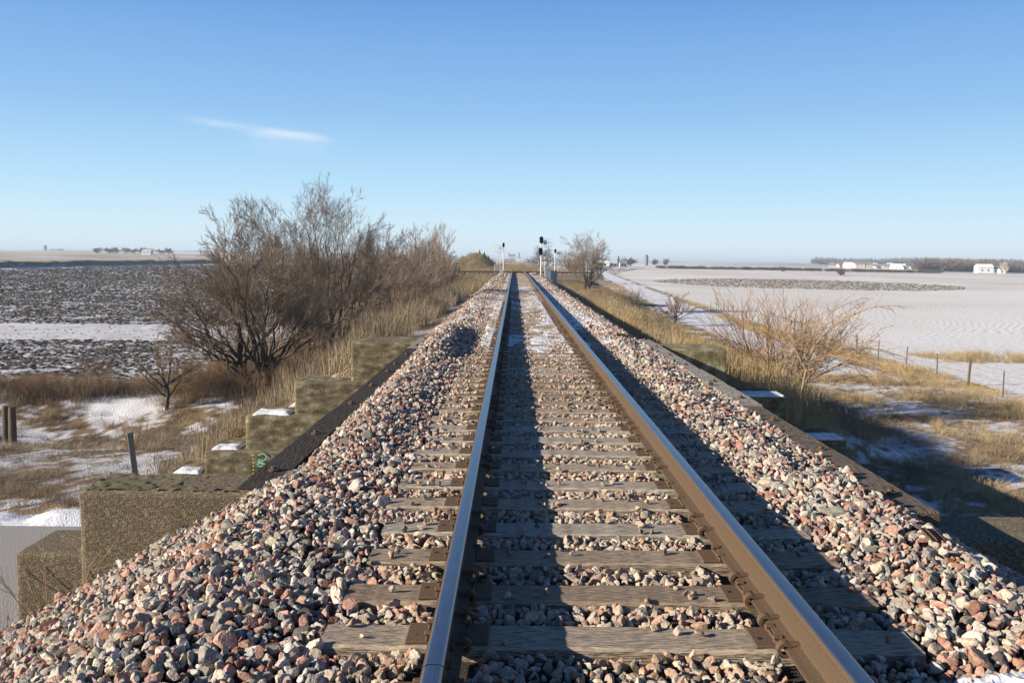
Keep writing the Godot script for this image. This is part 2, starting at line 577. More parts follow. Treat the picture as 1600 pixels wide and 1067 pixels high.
func road_and_fields() -> void:
	# gravel road that passes under the bridge
	var xs := axis(-90.0, 4.0, -89.0, 3.5, 1.0, 1.0)
	var ds := axis(7.05, 16.0, 7.3, 15.8, 0.5, 1.0)
	var r := put("road", sheet(xs, ds, func(x, d): return FLAT + 0.16 - pow((d - 11.5) / 4.5, 4.0) * 0.06, func(_x, _d, _h): return Color.WHITE), M.gravel_road)
	r.set_meta("kind", "structure")
	# ploughed-in snow along its far edge
	var sx := axis(-60.0, -7.0, -59.5, -7.2, 0.25, 1.0)
	var sd := axis(15.6, 17.4, 15.7, 17.3, 0.12, 1.0)
	var sn := put("snow_bank", sheet(sx, sd, func(x, d): return FLAT - 0.06 + 0.27 * exp(-pow((d - 16.5 + noise.get_noise_1d(x) * 0.4) / 0.45, 2.0)) * (0.8 + noise2.get_noise_2d(x * 3.0, d * 3.0)), func(_x, _d, _h): return Color.WHITE), M.snow)
	tag(sn, "low white snow bank along the far edge of the gravel road", "", "", "stuff")

	# the snow-dusted crop field on the right, rows sown along the contour
	var rows := Image.create(1024, 512, false, Image.FORMAT_RGB8)
	var rn := FastNoiseLite.new()
	rn.seed = 77; rn.frequency = 0.05; rn.fractal_octaves = 3
	for y in 512:
		var ph := fposmod(y / 64.0, 1.0)
		var ridge := exp(-pow((ph - 0.5) / 0.16, 2.0))
		for x in 1024:
			var q := rn.get_noise_2d(x * 0.5, y * 2.0) * 0.9 + rn.get_noise_2d(x * 3.0, y * 5.0) * 0.6
			var k := clampf(0.93 - ridge * clampf(0.08 + q * 0.5, 0.0, 0.55) - clampf(q - 0.28, 0.0, 0.4), 0.3, 1.0)
			rows.set_pixel(x, y, Color(k, lerpf(k, k * k, 0.12), lerpf(k, k * k, 0.32)))
	var fm := material(Color.WHITE, 0.9, null, Vector3.ONE, true)
	fm.albedo_texture = ImageTexture.create_from_image(rows)
	var ds2 := PackedFloat32Array()
	var p := 19.0
	while p < 480.0:
		ds2.push_back(p)
		p += 0.5 + (p - 19.0) * 0.018
	ds2.push_back(480.0)
	var us := PackedFloat32Array()
	for i in 121: us.push_back(pow(i / 120.0, 1.8))
	var fx := func(u: float, d: float) -> float: return lerpf(field_edge(d) + noise.get_noise_1d(d * 0.8) * 0.5, 420.0, u)
	var m := sheet(us, ds2, func(u, d): return ground_h(fx.call(u, d), d) + 0.03,
		func(u, d, _h):
			var x: float = fx.call(u, d)
			var t := noise.get_noise_2d(x * 0.12, d * 0.12)
			var c := Color(0.82, 0.825, 0.825).lerp(Color(0.52, 0.45, 0.36), clampf(0.12 + t * 0.5 + sstep(90.0, 420.0, d) * 0.25, 0.0, 0.6))
			if d < 62.0: c = c.lerp(SNOW, 0.55)
			var pl := pow((x - 72.0 + noise.get_noise_1d(d) * 10.0) / 36.0, 2.0) + pow((d - 212.0 + noise.get_noise_1d(x * 0.3) * 20.0) / 46.0, 2.0)
			if pl < 1.0: c = c.lerp(Color(0.26, 0.23, 0.20), clampf(0.32 + noise2.get_noise_2d(x, d) * 0.6, 0.0, 0.6))
			return c,
		func(u, d):
			var x: float = fx.call(u, d)
			if d < 61.0: return Vector2(x / 14.0, d / 5.6)
			return Vector2(atan2(x + 10.0, 105.0 - d) * 70.0 / 14.0, (Vector2(x + 10.0, d - 105.0).length() + noise.get_noise_2d(x * 0.25, d * 0.25) * 4.0) / 5.0))
	# the sheet was built over (u, d): move it to x
	var arr := m.surface_get_arrays(0)
	var vv: PackedVector3Array = arr[Mesh.ARRAY_VERTEX]
	var nn: PackedVector3Array = arr[Mesh.ARRAY_NORMAL]
	for i in vv.size():
		vv[i].x = fx.call(vv[i].x, -vv[i].z)
		nn[i] = Vector3.UP
	arr[Mesh.ARRAY_VERTEX] = vv; arr[Mesh.ARRAY_NORMAL] = nn
	var m2 := ArrayMesh.new()
	m2.add_surface_from_arrays(Mesh.PRIMITIVE_TRIANGLES, arr)
	var f := put("field", m2, fm)
	f.set_meta("kind", "structure")

	# eroded bank that closes the left field; it faces away from the sun
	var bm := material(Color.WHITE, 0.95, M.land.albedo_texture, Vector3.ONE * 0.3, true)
	var us2 := PackedFloat32Array([-9.0, -5.0, -2.5, -1.0, 0.0, 0.5, 1.0, 1.4, 1.8, 3.0, 6.0, 14.0])
	var hs := [-0.1, 0.06, 0.1, 0.16, 0.25, 0.9, 1.7, 2.3, 2.6, 2.75, 2.7, 2.2]
	var ds3 := axis(140.0, 520.0, 142.0, 518.0, 1.5, 1.0)
	var edge := func(d: float) -> float: return -184.0 + noise.get_noise_1d(d * 0.5) * 7.0 + noise2.get_noise_1d(d) * 2.0
	var bmesh := sheet(us2, ds3, func(u, d):
			var k := us2.find(u)
			return flat_at(-184.0, d) + hs[maxi(k, 0)] * (1.0 + 0.25 * noise.get_noise_1d(d * 0.4 + 70.0)) + (noise2.get_noise_2d(u * 3.0, d * 2.0) * 0.25 if u > -1.5 and u < 6.0 else 0.0),
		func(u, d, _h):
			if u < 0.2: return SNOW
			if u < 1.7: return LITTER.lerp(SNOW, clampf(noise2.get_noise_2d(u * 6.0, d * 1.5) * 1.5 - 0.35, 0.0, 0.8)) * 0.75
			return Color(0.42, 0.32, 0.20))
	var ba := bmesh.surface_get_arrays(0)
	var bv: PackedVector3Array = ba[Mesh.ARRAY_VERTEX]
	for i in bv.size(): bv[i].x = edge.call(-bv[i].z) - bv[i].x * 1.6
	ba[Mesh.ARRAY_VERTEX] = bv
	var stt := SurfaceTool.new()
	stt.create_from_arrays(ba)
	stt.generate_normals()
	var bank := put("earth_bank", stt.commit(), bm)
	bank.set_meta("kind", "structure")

	# clods of ploughed soil standing out of the snow, left field and the patch on the right
	var rng := RandomNumberGenerator.new()
	rng.seed = 11
	for variant in 3:
		var where := []
		var cols := PackedColorArray()
		var bands := [[32.5, 53.0, 9.0, 0.125], [65.5, 120.0, 5.0, 0.15], [120.0, 220.0, 1.2, 0.25], [220.0, 455.0, 0.3, 0.42], [52.5, 66.0, 0.6, 0.08]]
		for b in bands:
			var area_x: float = -b[1] * 0.66 - 4.0
			var count := int((b[1] - b[0]) * (-10.5 - area_x) * b[2])
			for i in count:
				var d := rng.randf_range(b[0], b[1])
				var x := rng.randf_range(area_x, -10.5)
				if x < -0.66 * d - 3.0 or x < -182.0: continue
				var q := noise.get_noise_2d(x * 1.4, d * 1.4) + noise2.get_noise_2d(x * 2.0, d * 2.0) * 0.5
				if q < rng.randf_range(-0.9, 0.5): continue
				var s: float = b[3] * rng.randf_range(0.45, 1.5)
				var bs := Basis.from_euler(Vector3(rng.randf_range(-0.3, 0.3), rng.randf() * TAU, rng.randf_range(-0.3, 0.3))).scaled(Vector3(s, s * rng.randf_range(0.28, 0.55), s))
				where.append(Transform3D(bs, Vector3(x, ground_h(x, d) + s * 0.05, -d)))
				var e := rng.randf_range(0.8, 1.9)
				var tint := rng.randf()
				cols.push_back(Color(0.068 * e, 0.060 * e, 0.055 * e) if tint < 0.86 else Color(0.22 * e, 0.175 * e, 0.125 * e))
		for i in 1300:
			var t := rng.randf() * TAU
			var rr := sqrt(rng.randf())
			var x := 72.0 + cos(t) * rr * 36.0
			var d := 212.0 + sin(t) * rr * 46.0
			var s := rng.randf_range(0.12, 0.38)
			where.append(Transform3D(Basis.from_euler(Vector3(0, rng.randf() * TAU, 0)).scaled(Vector3(s, s * 0.5, s)), Vector3(x, ground_h(x, d) + 0.05, -d)))
			var e := rng.randf_range(0.8, 1.8)
			cols.push_back(Color(0.17 * e, 0.15 * e, 0.125 * e))
		var o := many("soil_clods", stone_mesh(300 + variant, 1), M.clod, where, cols)
		tag(o, "dark frozen clods of ploughed soil poking through snow", "", "", "stuff")

# ------------------------------------------------------------------ stones
func stone_mesh(sd: int, level := 2) -> ArrayMesh:
	var rng := RandomNumberGenerator.new()
	rng.seed = sd
	var t := (1.0 + sqrt(5.0)) / 2.0
	var v := [Vector3(-1, t, 0), Vector3(1, t, 0), Vector3(-1, -t, 0), Vector3(1, -t, 0), Vector3(0, -1, t), Vector3(0, 1, t), Vector3(0, -1, -t), Vector3(0, 1, -t), Vector3(t, 0, -1), Vector3(t, 0, 1), Vector3(-t, 0, -1), Vector3(-t, 0, 1)]
	var f := [[0, 11, 5], [0, 5, 1], [0, 1, 7], [0, 7, 10], [0, 10, 11], [1, 5, 9], [5, 11, 4], [11, 10, 2], [10, 7, 6], [7, 1, 8], [3, 9, 4], [3, 4, 2], [3, 2, 6], [3, 6, 8], [3, 8, 9], [4, 9, 5], [2, 4, 11], [6, 2, 10], [8, 6, 7], [9, 8, 1]]
	var turn := Basis.from_euler(Vector3(rng.randf() * TAU, rng.randf() * TAU, rng.randf() * TAU))
	for i in v.size(): v[i] = turn * v[i].normalized()
	for l in level:
		var mid := {}
		var g := []
		for q in f:
			var ids := []
			for e in 3:
				var a: int = mini(q[e], q[(e + 1) % 3])
				var b: int = maxi(q[e], q[(e + 1) % 3])
				var key := a * 10000 + b
				if not mid.has(key):
					v.append(((v[a] + v[b]) * 0.5).normalized())
					mid[key] = v.size() - 1
				ids.append(mid[key])
			g.append_array([[q[0], ids[0], ids[2]], [q[1], ids[1], ids[0]], [q[2], ids[2], ids[1]], [ids[0], ids[1], ids[2]]])
		f = g
	var planes := []
	for i in 9:
		planes.append([Vector3(rng.randfn(), rng.randfn(), rng.randfn()).normalized(), rng.randf_range(0.34, 0.74)])
	var sc := Vector3(rng.randf_range(1.25, 1.75), rng.randf_range(0.8, 1.1), rng.randf_range(1.05, 1.35))
	var p := []
	for q in v:
		var r := 1.0
		for pl in planes:
			var k: float = q.dot(pl[0])
			if k > 0.01: r = minf(r, pl[1] / k)
		p.append(q * r * sc * (1.0 + rng.randf_range(-0.012, 0.012)))
	var mb := MB.new()
	for q in f: mb.tri(p[q[0]], p[q[1]], p[q[2]])
	return mb.mesh()

func stone_colour(rng: RandomNumberGenerator, dusty: float) -> Color:
	var r := rng.randf()
	var c: Color
	if r < 0.23: c = Color(0.50, 0.30, 0.235)
	elif r < 0.33: c = Color(0.38, 0.185, 0.125)
	elif r < 0.58: c = Color(0.60, 0.52, 0.42)
	elif r < 0.76: c = Color(0.45, 0.425, 0.37)
	elif r < 0.86: c = Color(0.30, 0.30, 0.275)
	elif r < 0.91: c = Color(0.13, 0.125, 0.12)
	else: c = Color(0.70, 0.64, 0.55)
	c = c.lerp(Color(0.54, 0.415, 0.285), dusty)
	var k := rng.randf_range(0.72, 1.18)
	return Color(c.r * k * rng.randf_range(0.94, 1.06), c.g * k, c.b * k * rng.randf_range(0.94, 1.06))

func tie_near(d: float) -> float:
	# distance to the nearest tie's centre line
	return absf(fposmod(d - 2.98 + 0.25, 0.5) - 0.25)

func ballast() -> void:
	var root := thing("ballast_bed")
	tag(root, "pink and grey crushed stone ballast banked up around the track", "", "", "structure")
	for st in [[-5.0, 4.0, -8.0, 6.14], [-2.29, 2.29, 6.14, 18.4], [-3.6, 3.6, 18.4, 112.0]]:
		var xs := axis(st[0], st[1], st[0] + 0.05, st[1] - 0.05, 0.1, 1.0)
		var ds := axis(st[2], st[3], maxf(st[2], 2.0), minf(st[3], 20.0) - 0.05, 0.12, 1.06)
		put("bed", sheet(xs, ds, func(x, d): return ballast_h(x, d) - 0.022 - (0.03 if absf(x) < 1.25 and tie_near(d) < 0.14 else 0.0), func(_x, _d, _h): return Color.WHITE), M.bed, root)
	var rng := RandomNumberGenerator.new()
	rng.seed = 5
	var NV := 10
	var shapes := []
	for i in NV: shapes.append(stone_mesh(900 + i))
	var where := []
	var cols := []
	for i in NV:
		where.append([]); cols.append(PackedColorArray())
	var single := []
	# bands: from, to, spacing, mean radius
	var bands := [[1.2, 2.3, 0.06, 0.032], [2.3, 6.6, 0.041, 0.0262], [6.6, 12.0, 0.044, 0.027], [12.0, 20.0, 0.05, 0.029], [20.0, 38.0, 0.066, 0.034], [38.0, 62.0, 0.095, 0.046], [62.0, 108.0, 0.15, 0.07]]
	for b in bands:
		var step: float = b[2]
		var d: float = b[0]
		while d < b[1]:
			var x0 := -5.0
			var x1 := 3.9
			if d > 6.1 and d < 18.3:
				x0 = -2.27; x1 = 2.27
			elif d > 18.3:
				x0 = -3.5; x1 = 3.5
			var x := x0
			while x < x1:
				x += step
				var px := x + rng.randf_range(-0.5, 0.5) * step
				var pd := d + rng.randf_range(-0.5, 0.5) * step
				var big := rng.randf()
				var r: float = b[3] * (0.5 + 0.65 * rng.randf() + (0.85 * rng.randf() if big > 0.84 else 0.0))
				var a := absf(px)
				if a < 1.315:
					# between the ties only, with a few strays lying on them
					var on_tie := tie_near(pd) < 0.118 + r * 0.3
					if on_tie and (rng.randf() > (0.04 if pd < 5.0 else (0.10 if pd < 9.0 else 0.2)) or a < 0.12): continue
					if absf(a - RAIL_X) < 0.085 + r: continue
					if on_tie and absf(a - RAIL_X) < 0.24: continue
					r = minf(r, 0.034 if not on_tie else 0.02)
					if a < 0.7 : r *= 0.92
				if px < -3.9 and rng.randf() < (-3.9 - px) * 0.85: continue
				if px > 3.2 and rng.randf() < (px - 3.2) * 1.2: continue
				if pd > 18.3 and a > 2.9 and rng.randf() < (a - 2.9) * 1.4: continue
				var y := ballast_h(px, pd) + rng.randf_range(-0.35, 0.55) * r
				if a < 1.315:
					y = ballast_h(px, pd) + rng.randf_range(-0.3, 0.35) * r
					if tie_near(pd) < 0.118 + r * 0.3: y = TIE_TOP + r * 0.55
				var bs := Basis.from_euler(Vector3(rng.randf() * TAU, rng.randf() * TAU, rng.randf() * TAU)).scaled(Vector3.ONE * r)
				var tr := Transform3D(bs, Vector3(px, y, -pd))
				var c := stone_colour(rng, 0.42 if a < 1.2 else 0.08)
				var k := rng.randi() % NV
				if pd > 2.75 and pd < 4.6 and r > 0.0365 and single.size() < 300 and px > -0.66 * pd - 0.5 and px < 0.62 * pd - 0.4:
					single.append([k, tr, c])
				else:
					where[k].append(tr); cols[k].push_back(c)
			d += step
	for k in NV:
		var o := many("loose_stones", shapes[k], M.stone, where[k], cols[k], root)
		o.set_meta("label", "crushed stones of the track bed")
	# the largest stones next to the photographer, one by one
	var tints := []
	for i in 14:
		var m: StandardMaterial3D = M.stone.duplicate()
		m.vertex_color_use_as_albedo = false
		m.albedo_color = stone_colour(rng, 0.15).linear_to_srgb()
		tints.append(m)
	for s in single:
		var o := put("stone", shapes[s[0]], tints[rng.randi() % 14], root)
		o.transform = s[1]

# ------------------------------------------------------------------ track
func rail_profile() -> PackedVector2Array:
	var half := [Vector2(0.031, -0.004), Vector2(0.0362, -0.011), Vector2(0.0375, -0.022), Vector2(0.0375, -0.034), Vector2(0.034, -0.044), Vector2(0.012, -0.053), Vector2(0.0088, -0.066), Vector2(0.0085, -0.11), Vector2(0.0098, -0.148), Vector2(0.020, -0.162), Vector2(0.045, -0.169), Vector2(0.076, -0.1755), Vector2(0.0765, -0.186)]
	var p := PackedVector2Array()
	for q in half: p.push_back(q)
	for i in range(half.size() - 1, -1, -1): p.push_back(Vector2(-half[i].x, half[i].y))
	return p

func extrude_z(prof: PackedVector2Array, z0: float, z1: float, closed: bool, step := 4.0) -> ArrayMesh:
	var mb := MB.new()
	var nseg := maxi(1, int(absf(z1 - z0) / step))
	for i in prof.size() - (0 if closed else 1):
		var a := prof[i]
		var b := prof[(i + 1) % prof.size()]
		for s in nseg:
			var za := lerpf(z0, z1, float(s) / nseg)
			var zb := lerpf(z0, z1, float(s + 1) / nseg)
			mb.quad(Vector3(a.x, a.y, za), Vector3(a.x, a.y, zb), Vector3(b.x, b.y, zb), Vector3(b.x, b.y, za))
	return mb.mesh()

func one_rail(parent: Node3D, x: float, d0: float, d1: float) -> Node3D:
	var r := put("rail", extrude_z(rail_profile(), -d0, -d1, true), M.rust, parent)
	r.position.x = x
	# polished running surface, slightly crowned
	var p := PackedVector2Array([Vector2(-0.0312, -0.0042), Vector2(-0.026, -0.0012), Vector2(-0.013, 0.0002), Vector2(0.0, 0.0006), Vector2(0.013, 0.0002), Vector2(0.026, -0.0012), Vector2(0.0312, -0.0042), Vector2(0.0355, -0.0088)])
	if x > 0.0:
		for i in p.size(): p[i].x = -p[i].x
		p.reverse()
	p.reverse()
	put("running_surface", extrude_z(p, -d0, -d1, false), M.steel, r)
	return r

func track() -> void:
	var t := thing("railway_track")
	tag(t, "single railway track of rusty rails on weathered wooden ties running to the horizon", "railway track")
	var ra := one_rail(t, -RAIL_X, -8.0, 2.815)
	var rb := one_rail(t, -RAIL_X, 2.823, 113.0)
	var rc := one_rail(t, RAIL_X, -8.0, 113.0)
	# joint bars and bolts over the gap in the left rail
	for s in [-1.0, 1.0]:
		var mb := MB.new()
		mb.box(Vector3(s * 0.02 - 0.009, -0.152, -3.23), Vector3(s * 0.02 + 0.009, -0.058, -2.41), 0.004)
		var jb := put("joint_bar", mb.mesh(), M.rust_plate, rb)
		for k in 6:
			var nb := MB.new()
			var z := -3.17 + k * 0.14
			nb.rod(Vector3(s * 0.028, -0.106, z), Vector3(s * 0.052, -0.106, z), 0.017, 6)
			put("bolt", nb.mesh(), M.rust_plate, rb)
	# anchors curled round the foot of the rail
	var hook := MB.new()
	for w in [0]:
		var inner := []
		var outer := []
		for i in 12:
			var a := deg_to_rad(-115.0 + i * 24.0)
			inner.append(Vector2(cos(a) * 0.019, sin(a) * 0.019))
			outer.append(Vector2(cos(a) * 0.034, sin(a) * 0.034))
		for i in 11:
			var zb := 0.017
			var q := [inner[i], outer[i], outer[i + 1], inner[i + 1]]
			var fz := []
			for e in q: fz.append(Vector3(e.x, e.y, zb))
			var bz := []
			for e in q: bz.append(Vector3(e.x, e.y, -zb))
			hook.quad(fz[0], fz[1], fz[2], fz[3])
			hook.quad(bz[3], bz[2], bz[1], bz[0])
			hook.quad(fz[1], bz[1], bz[2], fz[2])
			hook.quad(fz[3], bz[3], bz[0], fz[0])
		hook.box(Vector3(-0.075, 0.012, -0.017), Vector3(-0.004, 0.030, 0.017), 0.004)
		hook.box(Vector3(-0.075, 0.012, -0.012), Vector3(-0.062, 0.046, 0.012), 0.004)
	var hook_mesh := hook.mesh()
	# ties
	var rng := RandomNumberGenerator.new()
	rng.seed = 17
	var shapes := []
	for k in 5:
		var mb := MB.new()
		var L := 1.30
		var n := 18
		var prev := []
		for i in n + 1:
			var x := lerpf(-L, L, float(i) / n)
			var w := 0.112 + rng.randf_range(-0.004, 0.004)
			var w2 := 0.112 + rng.randf_range(-0.004, 0.004)
			var y := rng.randf_range(-0.004, 0.0015)
			var c0 := rng.randf_range(0.007, 0.018)
			var ring := [Vector3(x, -0.17, w), Vector3(x, y - c0, w), Vector3(x, y, w - c0), Vector3(x, y + 0.001, 0.03), Vector3(x, y - 0.003, -0.03), Vector3(x, y, -w2 + c0), Vector3(x, y - c0, -w2), Vector3(x, -0.17, -w2)]
			if i > 0:
				for j in 7: mb.quad(prev[j], ring[j], ring[j + 1], prev[j + 1])
			else:
				for j in 6: mb.tri(ring[0], ring[j + 1], ring[j + 2])
			prev = ring
		for j in 6: mb.tri(prev[0], prev[j + 2], prev[j + 1])
		shapes.append(mb.mesh())
	# rusty plate with two shoulders and a square hole
	var plate := MB.new()
	plate.box(Vector3(-0.18, -0.001, -0.095), Vector3(0.18, 0.012, 0.095), 0.004)
	plate.box(Vector3(-0.092, 0.010, -0.095), Vector3(-0.079, 0.024, 0.095), 0.004)
	plate.box(Vector3(0.079, 0.010, -0.095), Vector3(0.092, 0.024, 0.095), 0.004)
	plate.box(Vector3(-0.079, 0.011, -0.094), Vector3(0.079, 0.0175, 0.094), 0.002)
	var plate_mesh := plate.mesh()
	var spike := MB.new()
	spike.box(Vector3(-0.009, -0.01, -0.009), Vector3(0.009, 0.034, 0.009), 0.002)
	spike.box(Vector3(-0.032, 0.026, -0.015), Vector3(0.013, 0.041, 0.015), 0.005)
	var spike_mesh := spike.mesh()
	var plug := MB.new()
	plug.box(Vector3(-0.011, 0.010, -0.011), Vector3(0.011, 0.0145, 0.011), 0.002)
	var plug_mesh := plug.mesh()
	for i in range(-10, 200):
		var d := 2.98 + 0.5 * i
		if d > 96.0: break
		var tie := put("tie", shapes[rng.randi() % 5], M.ties[rng.randi() % 4], t)
		tie.position = Vector3(rng.randf_range(-0.035, 0.035), TIE_TOP + rng.randf_range(-0.004, 0.0), -d + rng.randf_range(-0.015, 0.015))
		tie.rotation.y = rng.randf_range(-0.012, 0.012)
		if rng.randf() < 0.5: tie.scale.z = rng.randf_range(0.94, 1.04)
		if d < 1.5 or d > 32.0: continue
		for s in [-1.0, 1.0]:
			var pl := put("tie_plate", plate_mesh, M.rust_plate, tie)
			pl.position = Vector3(s * RAIL_X - tie.position.x, 0.0005, 0)
			if d > 16.0: continue
			for q in [[-1.0, -0.06], [-1.0, 0.055], [1.0, -0.055], [1.0, 0.06]]:
				if rng.randf() < 0.22: continue
				var sp := put("spike", spike_mesh, M.rust_plate, tie)
				sp.position = pl.position + Vector3(q[0] * 0.087, rng.randf_range(-0.004, 0.006), q[1])
				if q[0] < 0.0: sp.rotation.y = PI
			if d < 9.0:
				for q in [-1.0, 1.0]:
					var pg := put("spike", plug_mesh, M.black if rng.randf() < 0.7 else M.rust_plate, tie)
					pg.position = pl.position + Vector3(q * 0.145, -0.001, rng.randf_range(-0.03, 0.03))
	for i in range(-3, 40):
		var d := 2.98 + 0.5 * i
		if (i + 30) % 3 != 1 and (i + 30) % 5 != 2: continue
		for s in [-1.0, 1.0]:
			for q in [-1.0, 1.0]:
				var h := put("rail_anchor", hook_mesh, M.rust_plate, rc if s > 0 else rb)
				# inner side of each rail
				h.position = Vector3(-s * 0.0765, -0.182, -d + q * 0.135)
				h.rotation.y = PI if s > 0 else 0.0

func loose_plate() -> void:
	# an old tie plate thrown aside among the stones
	var mb := MB.new()
	mb.box(Vector3(-0.13, 0.0, -0.08), Vector3(0.13, 0.014, 0.08), 0.004)
	mb.box(Vector3(-0.07, 0.013, -0.08), Vector3(-0.058, 0.026, 0.08), 0.004)
	mb.box(Vector3(0.058, 0.013, -0.08), Vector3(0.07, 0.026, 0.08), 0.004)
	mb.box(Vector3(0.088, 0.0135, -0.012), Vector3(0.112, 0.0165, 0.012), 0.001)
	var o := put("loose_tie_plate", mb.mesh(), M.rust_plate)
	o.position = Vector3(2.0, ballast_h(2.0, 4.72) + 0.045, -4.72)
	o.rotation = Vector3(0.5, 0.4, -0.25)
	o.scale = Vector3.ONE * 0.68
	tag(o, "rusty loose tie plate lying on the stones right of the track", "tie plate")

func snow_on_track() -> void:
	# thin drifts caught between the stones; where no snow lies the sheet stays under the stones
	var hf := func(x: float, d: float) -> float:
		var a := absf(x)
		var m := noise2.get_noise_2d(x * 7.0, d * 4.0) * 0.8 + noise.get_noise_2d(x * 3.0, d * 1.2 + 40.0) * 0.9
		m += sstep(13.2, 18.0, d) * 0.55 + sstep(16.0, 21.0, d) * 0.1 - 0.68
		if a < 0.72: m += 0.22 + 0.35 * sstep(0.0, 0.6, x) * (1.0 - sstep(36.0, 60.0, d)) - 0.2 * sstep(50.0, 80.0, d)
		elif x > 0.78 and x < 1.75: m += 0.55 * sstep(13.0, 17.0, d)
		elif x < -0.78 and x > -1.15: m += 0.42 * sstep(13.5, 16.0, d)
		elif x < -1.15: m += 0.0 if x > -2.5 else 0.25
		else: m += 0.0 if x < 2.2 else 0.35
		if x < -1.2 and d < 20.5: m -= 0.6
		var base := ballast_h(x, d)
		if a < 1.36: base = -0.232
		if absf(a - RAIL_X) < 0.09: return -0.33
		return base - 0.03 + clampf(m * 0.17, -0.06, 0.058) + noise2.get_noise_2d(x * 30.0, d * 24.0) * 0.012
	for part in [[-2.2, 2.2, 13.0, 18.6, "thin snow among the ties over the far half of the deck"], [-3.3, 3.3, 18.6, 96.0, "thin patchy snow lying between and beside the rails in the distance"]]:
		var xs := axis(part[0], part[1], part[0] + 0.05, part[1] - 0.05, 0.07, 1.0)
		var ds := axis(part[2], part[3], part[2] + 0.05, minf(part[3] - 0.05, 50.0), 0.11, 1.03)
		var o := put("thin_snow", sheet(xs, ds, hf, func(_x, _d, _h): return Color.WHITE), M.snow)
		tag(o, part[4], "", "", "stuff")
	# the little drift beside the right rail at the very front
	var xs2 := axis(1.0, 2.25, 1.02, 2.2, 0.03, 1.0)
	var ds2 := axis(2.4, 3.75, 2.45, 3.7, 0.03, 1.0)
	var hf2 := func(x: float, d: float) -> float:
		var m := 0.75 - pow((x - 1.62) / 0.42, 2.0) - pow((d - 3.02) / 0.33, 2.0) + noise2.get_noise_2d(x * 22.0, d * 22.0) * 1.1
		return maxf(ballast_h(x, d), -0.25) - 0.035 + clampf(m * 0.11, -0.05, 0.072)
	var o2 := put("thin_snow", sheet(xs2, ds2, hf2, func(_x, _d, _h): return Color.WHITE), M.snow)
	tag(o2, "small shaded snow patch among stones beside the right rail at the front", "", "", "stuff")

# ------------------------------------------------------------------ bridge
func rough_block(lo: Vector3, hi: Vector3, sd: int, k := 0.04) -> ArrayMesh:
	# weathered concrete block: chamfered, its faces divided and slightly uneven
	var mb := MB.new()
	var size := hi - lo
	var nn := Vector3i(clampi(int(size.x / 0.22), 2, 24), clampi(int(size.y / 0.22), 2, 16), clampi(int(size.z / 0.22), 2, 12))
	var f := FastNoiseLite.new()
	f.seed = sd; f.frequency = 1.7
	var ce := (lo + hi) * 0.5
	var h := size * 0.5
	var shape := func(p: Vector3) -> Vector3:
		# round the edges, then push in and out a little
		var q := p
		var inner := h - Vector3.ONE * k
		var cl := Vector3(clampf(q.x, -inner.x, inner.x), clampf(q.y, -inner.y, inner.y), clampf(q.z, -inner.z, inner.z))
		var dlt := q - cl
		if dlt.length() > 0.0001: q = cl + dlt.normalized() * minf(dlt.length(), k)
		var w := ce + q
		return w + Vector3(f.get_noise_3dv(w * 1.5), f.get_noise_3dv(w * 1.5 + Vector3(9, 0, 0)), f.get_noise_3dv(w * 1.5 + Vector3(0, 9, 0))) * 0.016
	for ax in 3:
		var u := (ax + 1) % 3
		var w := (ax + 2) % 3
		# grid lines include one right at the rounded edge
		var gu := [-h[u], -h[u] + k * 0.5]
		for i in nn[u] - 1: gu.append(lerpf(-h[u] + k, h[u] - k, float(i) / maxi(1, nn[u] - 2)))
		gu.append_array([h[u] - k * 0.5, h[u]])
		var gw := [-h[w], -h[w] + k * 0.5]
		for i in nn[w] - 1: gw.append(lerpf(-h[w] + k, h[w] - k, float(i) / maxi(1, nn[w] - 2)))
		gw.append_array([h[w] - k * 0.5, h[w]])
		for s in [-1.0, 1.0]:
			for i in gu.size() - 1:
				for j in gw.size() - 1:
					var p := []
					for e in [[i, j], [i + 1, j], [i + 1, j + 1], [i, j + 1]]:
						var a := Vector3()
						a[ax] = s * h[ax]; a[u] = gu[e[0]]; a[w] = gw[e[1]]
						p.append(shape.call(a))
					if s > 0: mb.quad(p[0], p[1], p[2], p[3])
					else: mb.quad(p[3], p[2], p[1], p[0])
	return mb.mesh()

func stroke(parent: Node3D, called: String, pts: Array, width: float, mat: Material) -> void:
	# sprayed line lying on a wall that faces +z
	var mb := MB.new()
	for i in pts.size() - 1:
		var a: Vector3 = pts[i]
		var b: Vector3 = pts[i + 1]
		var t := (b - a).normalized()
		var s := Vector3(-t.y, t.x, 0) * width * 0.5
		mb.quad(a + s, a - s, b - s + t * width * 0.15, b + s + t * width * 0.15)
	put(called, mb.mesh(), mat, parent)

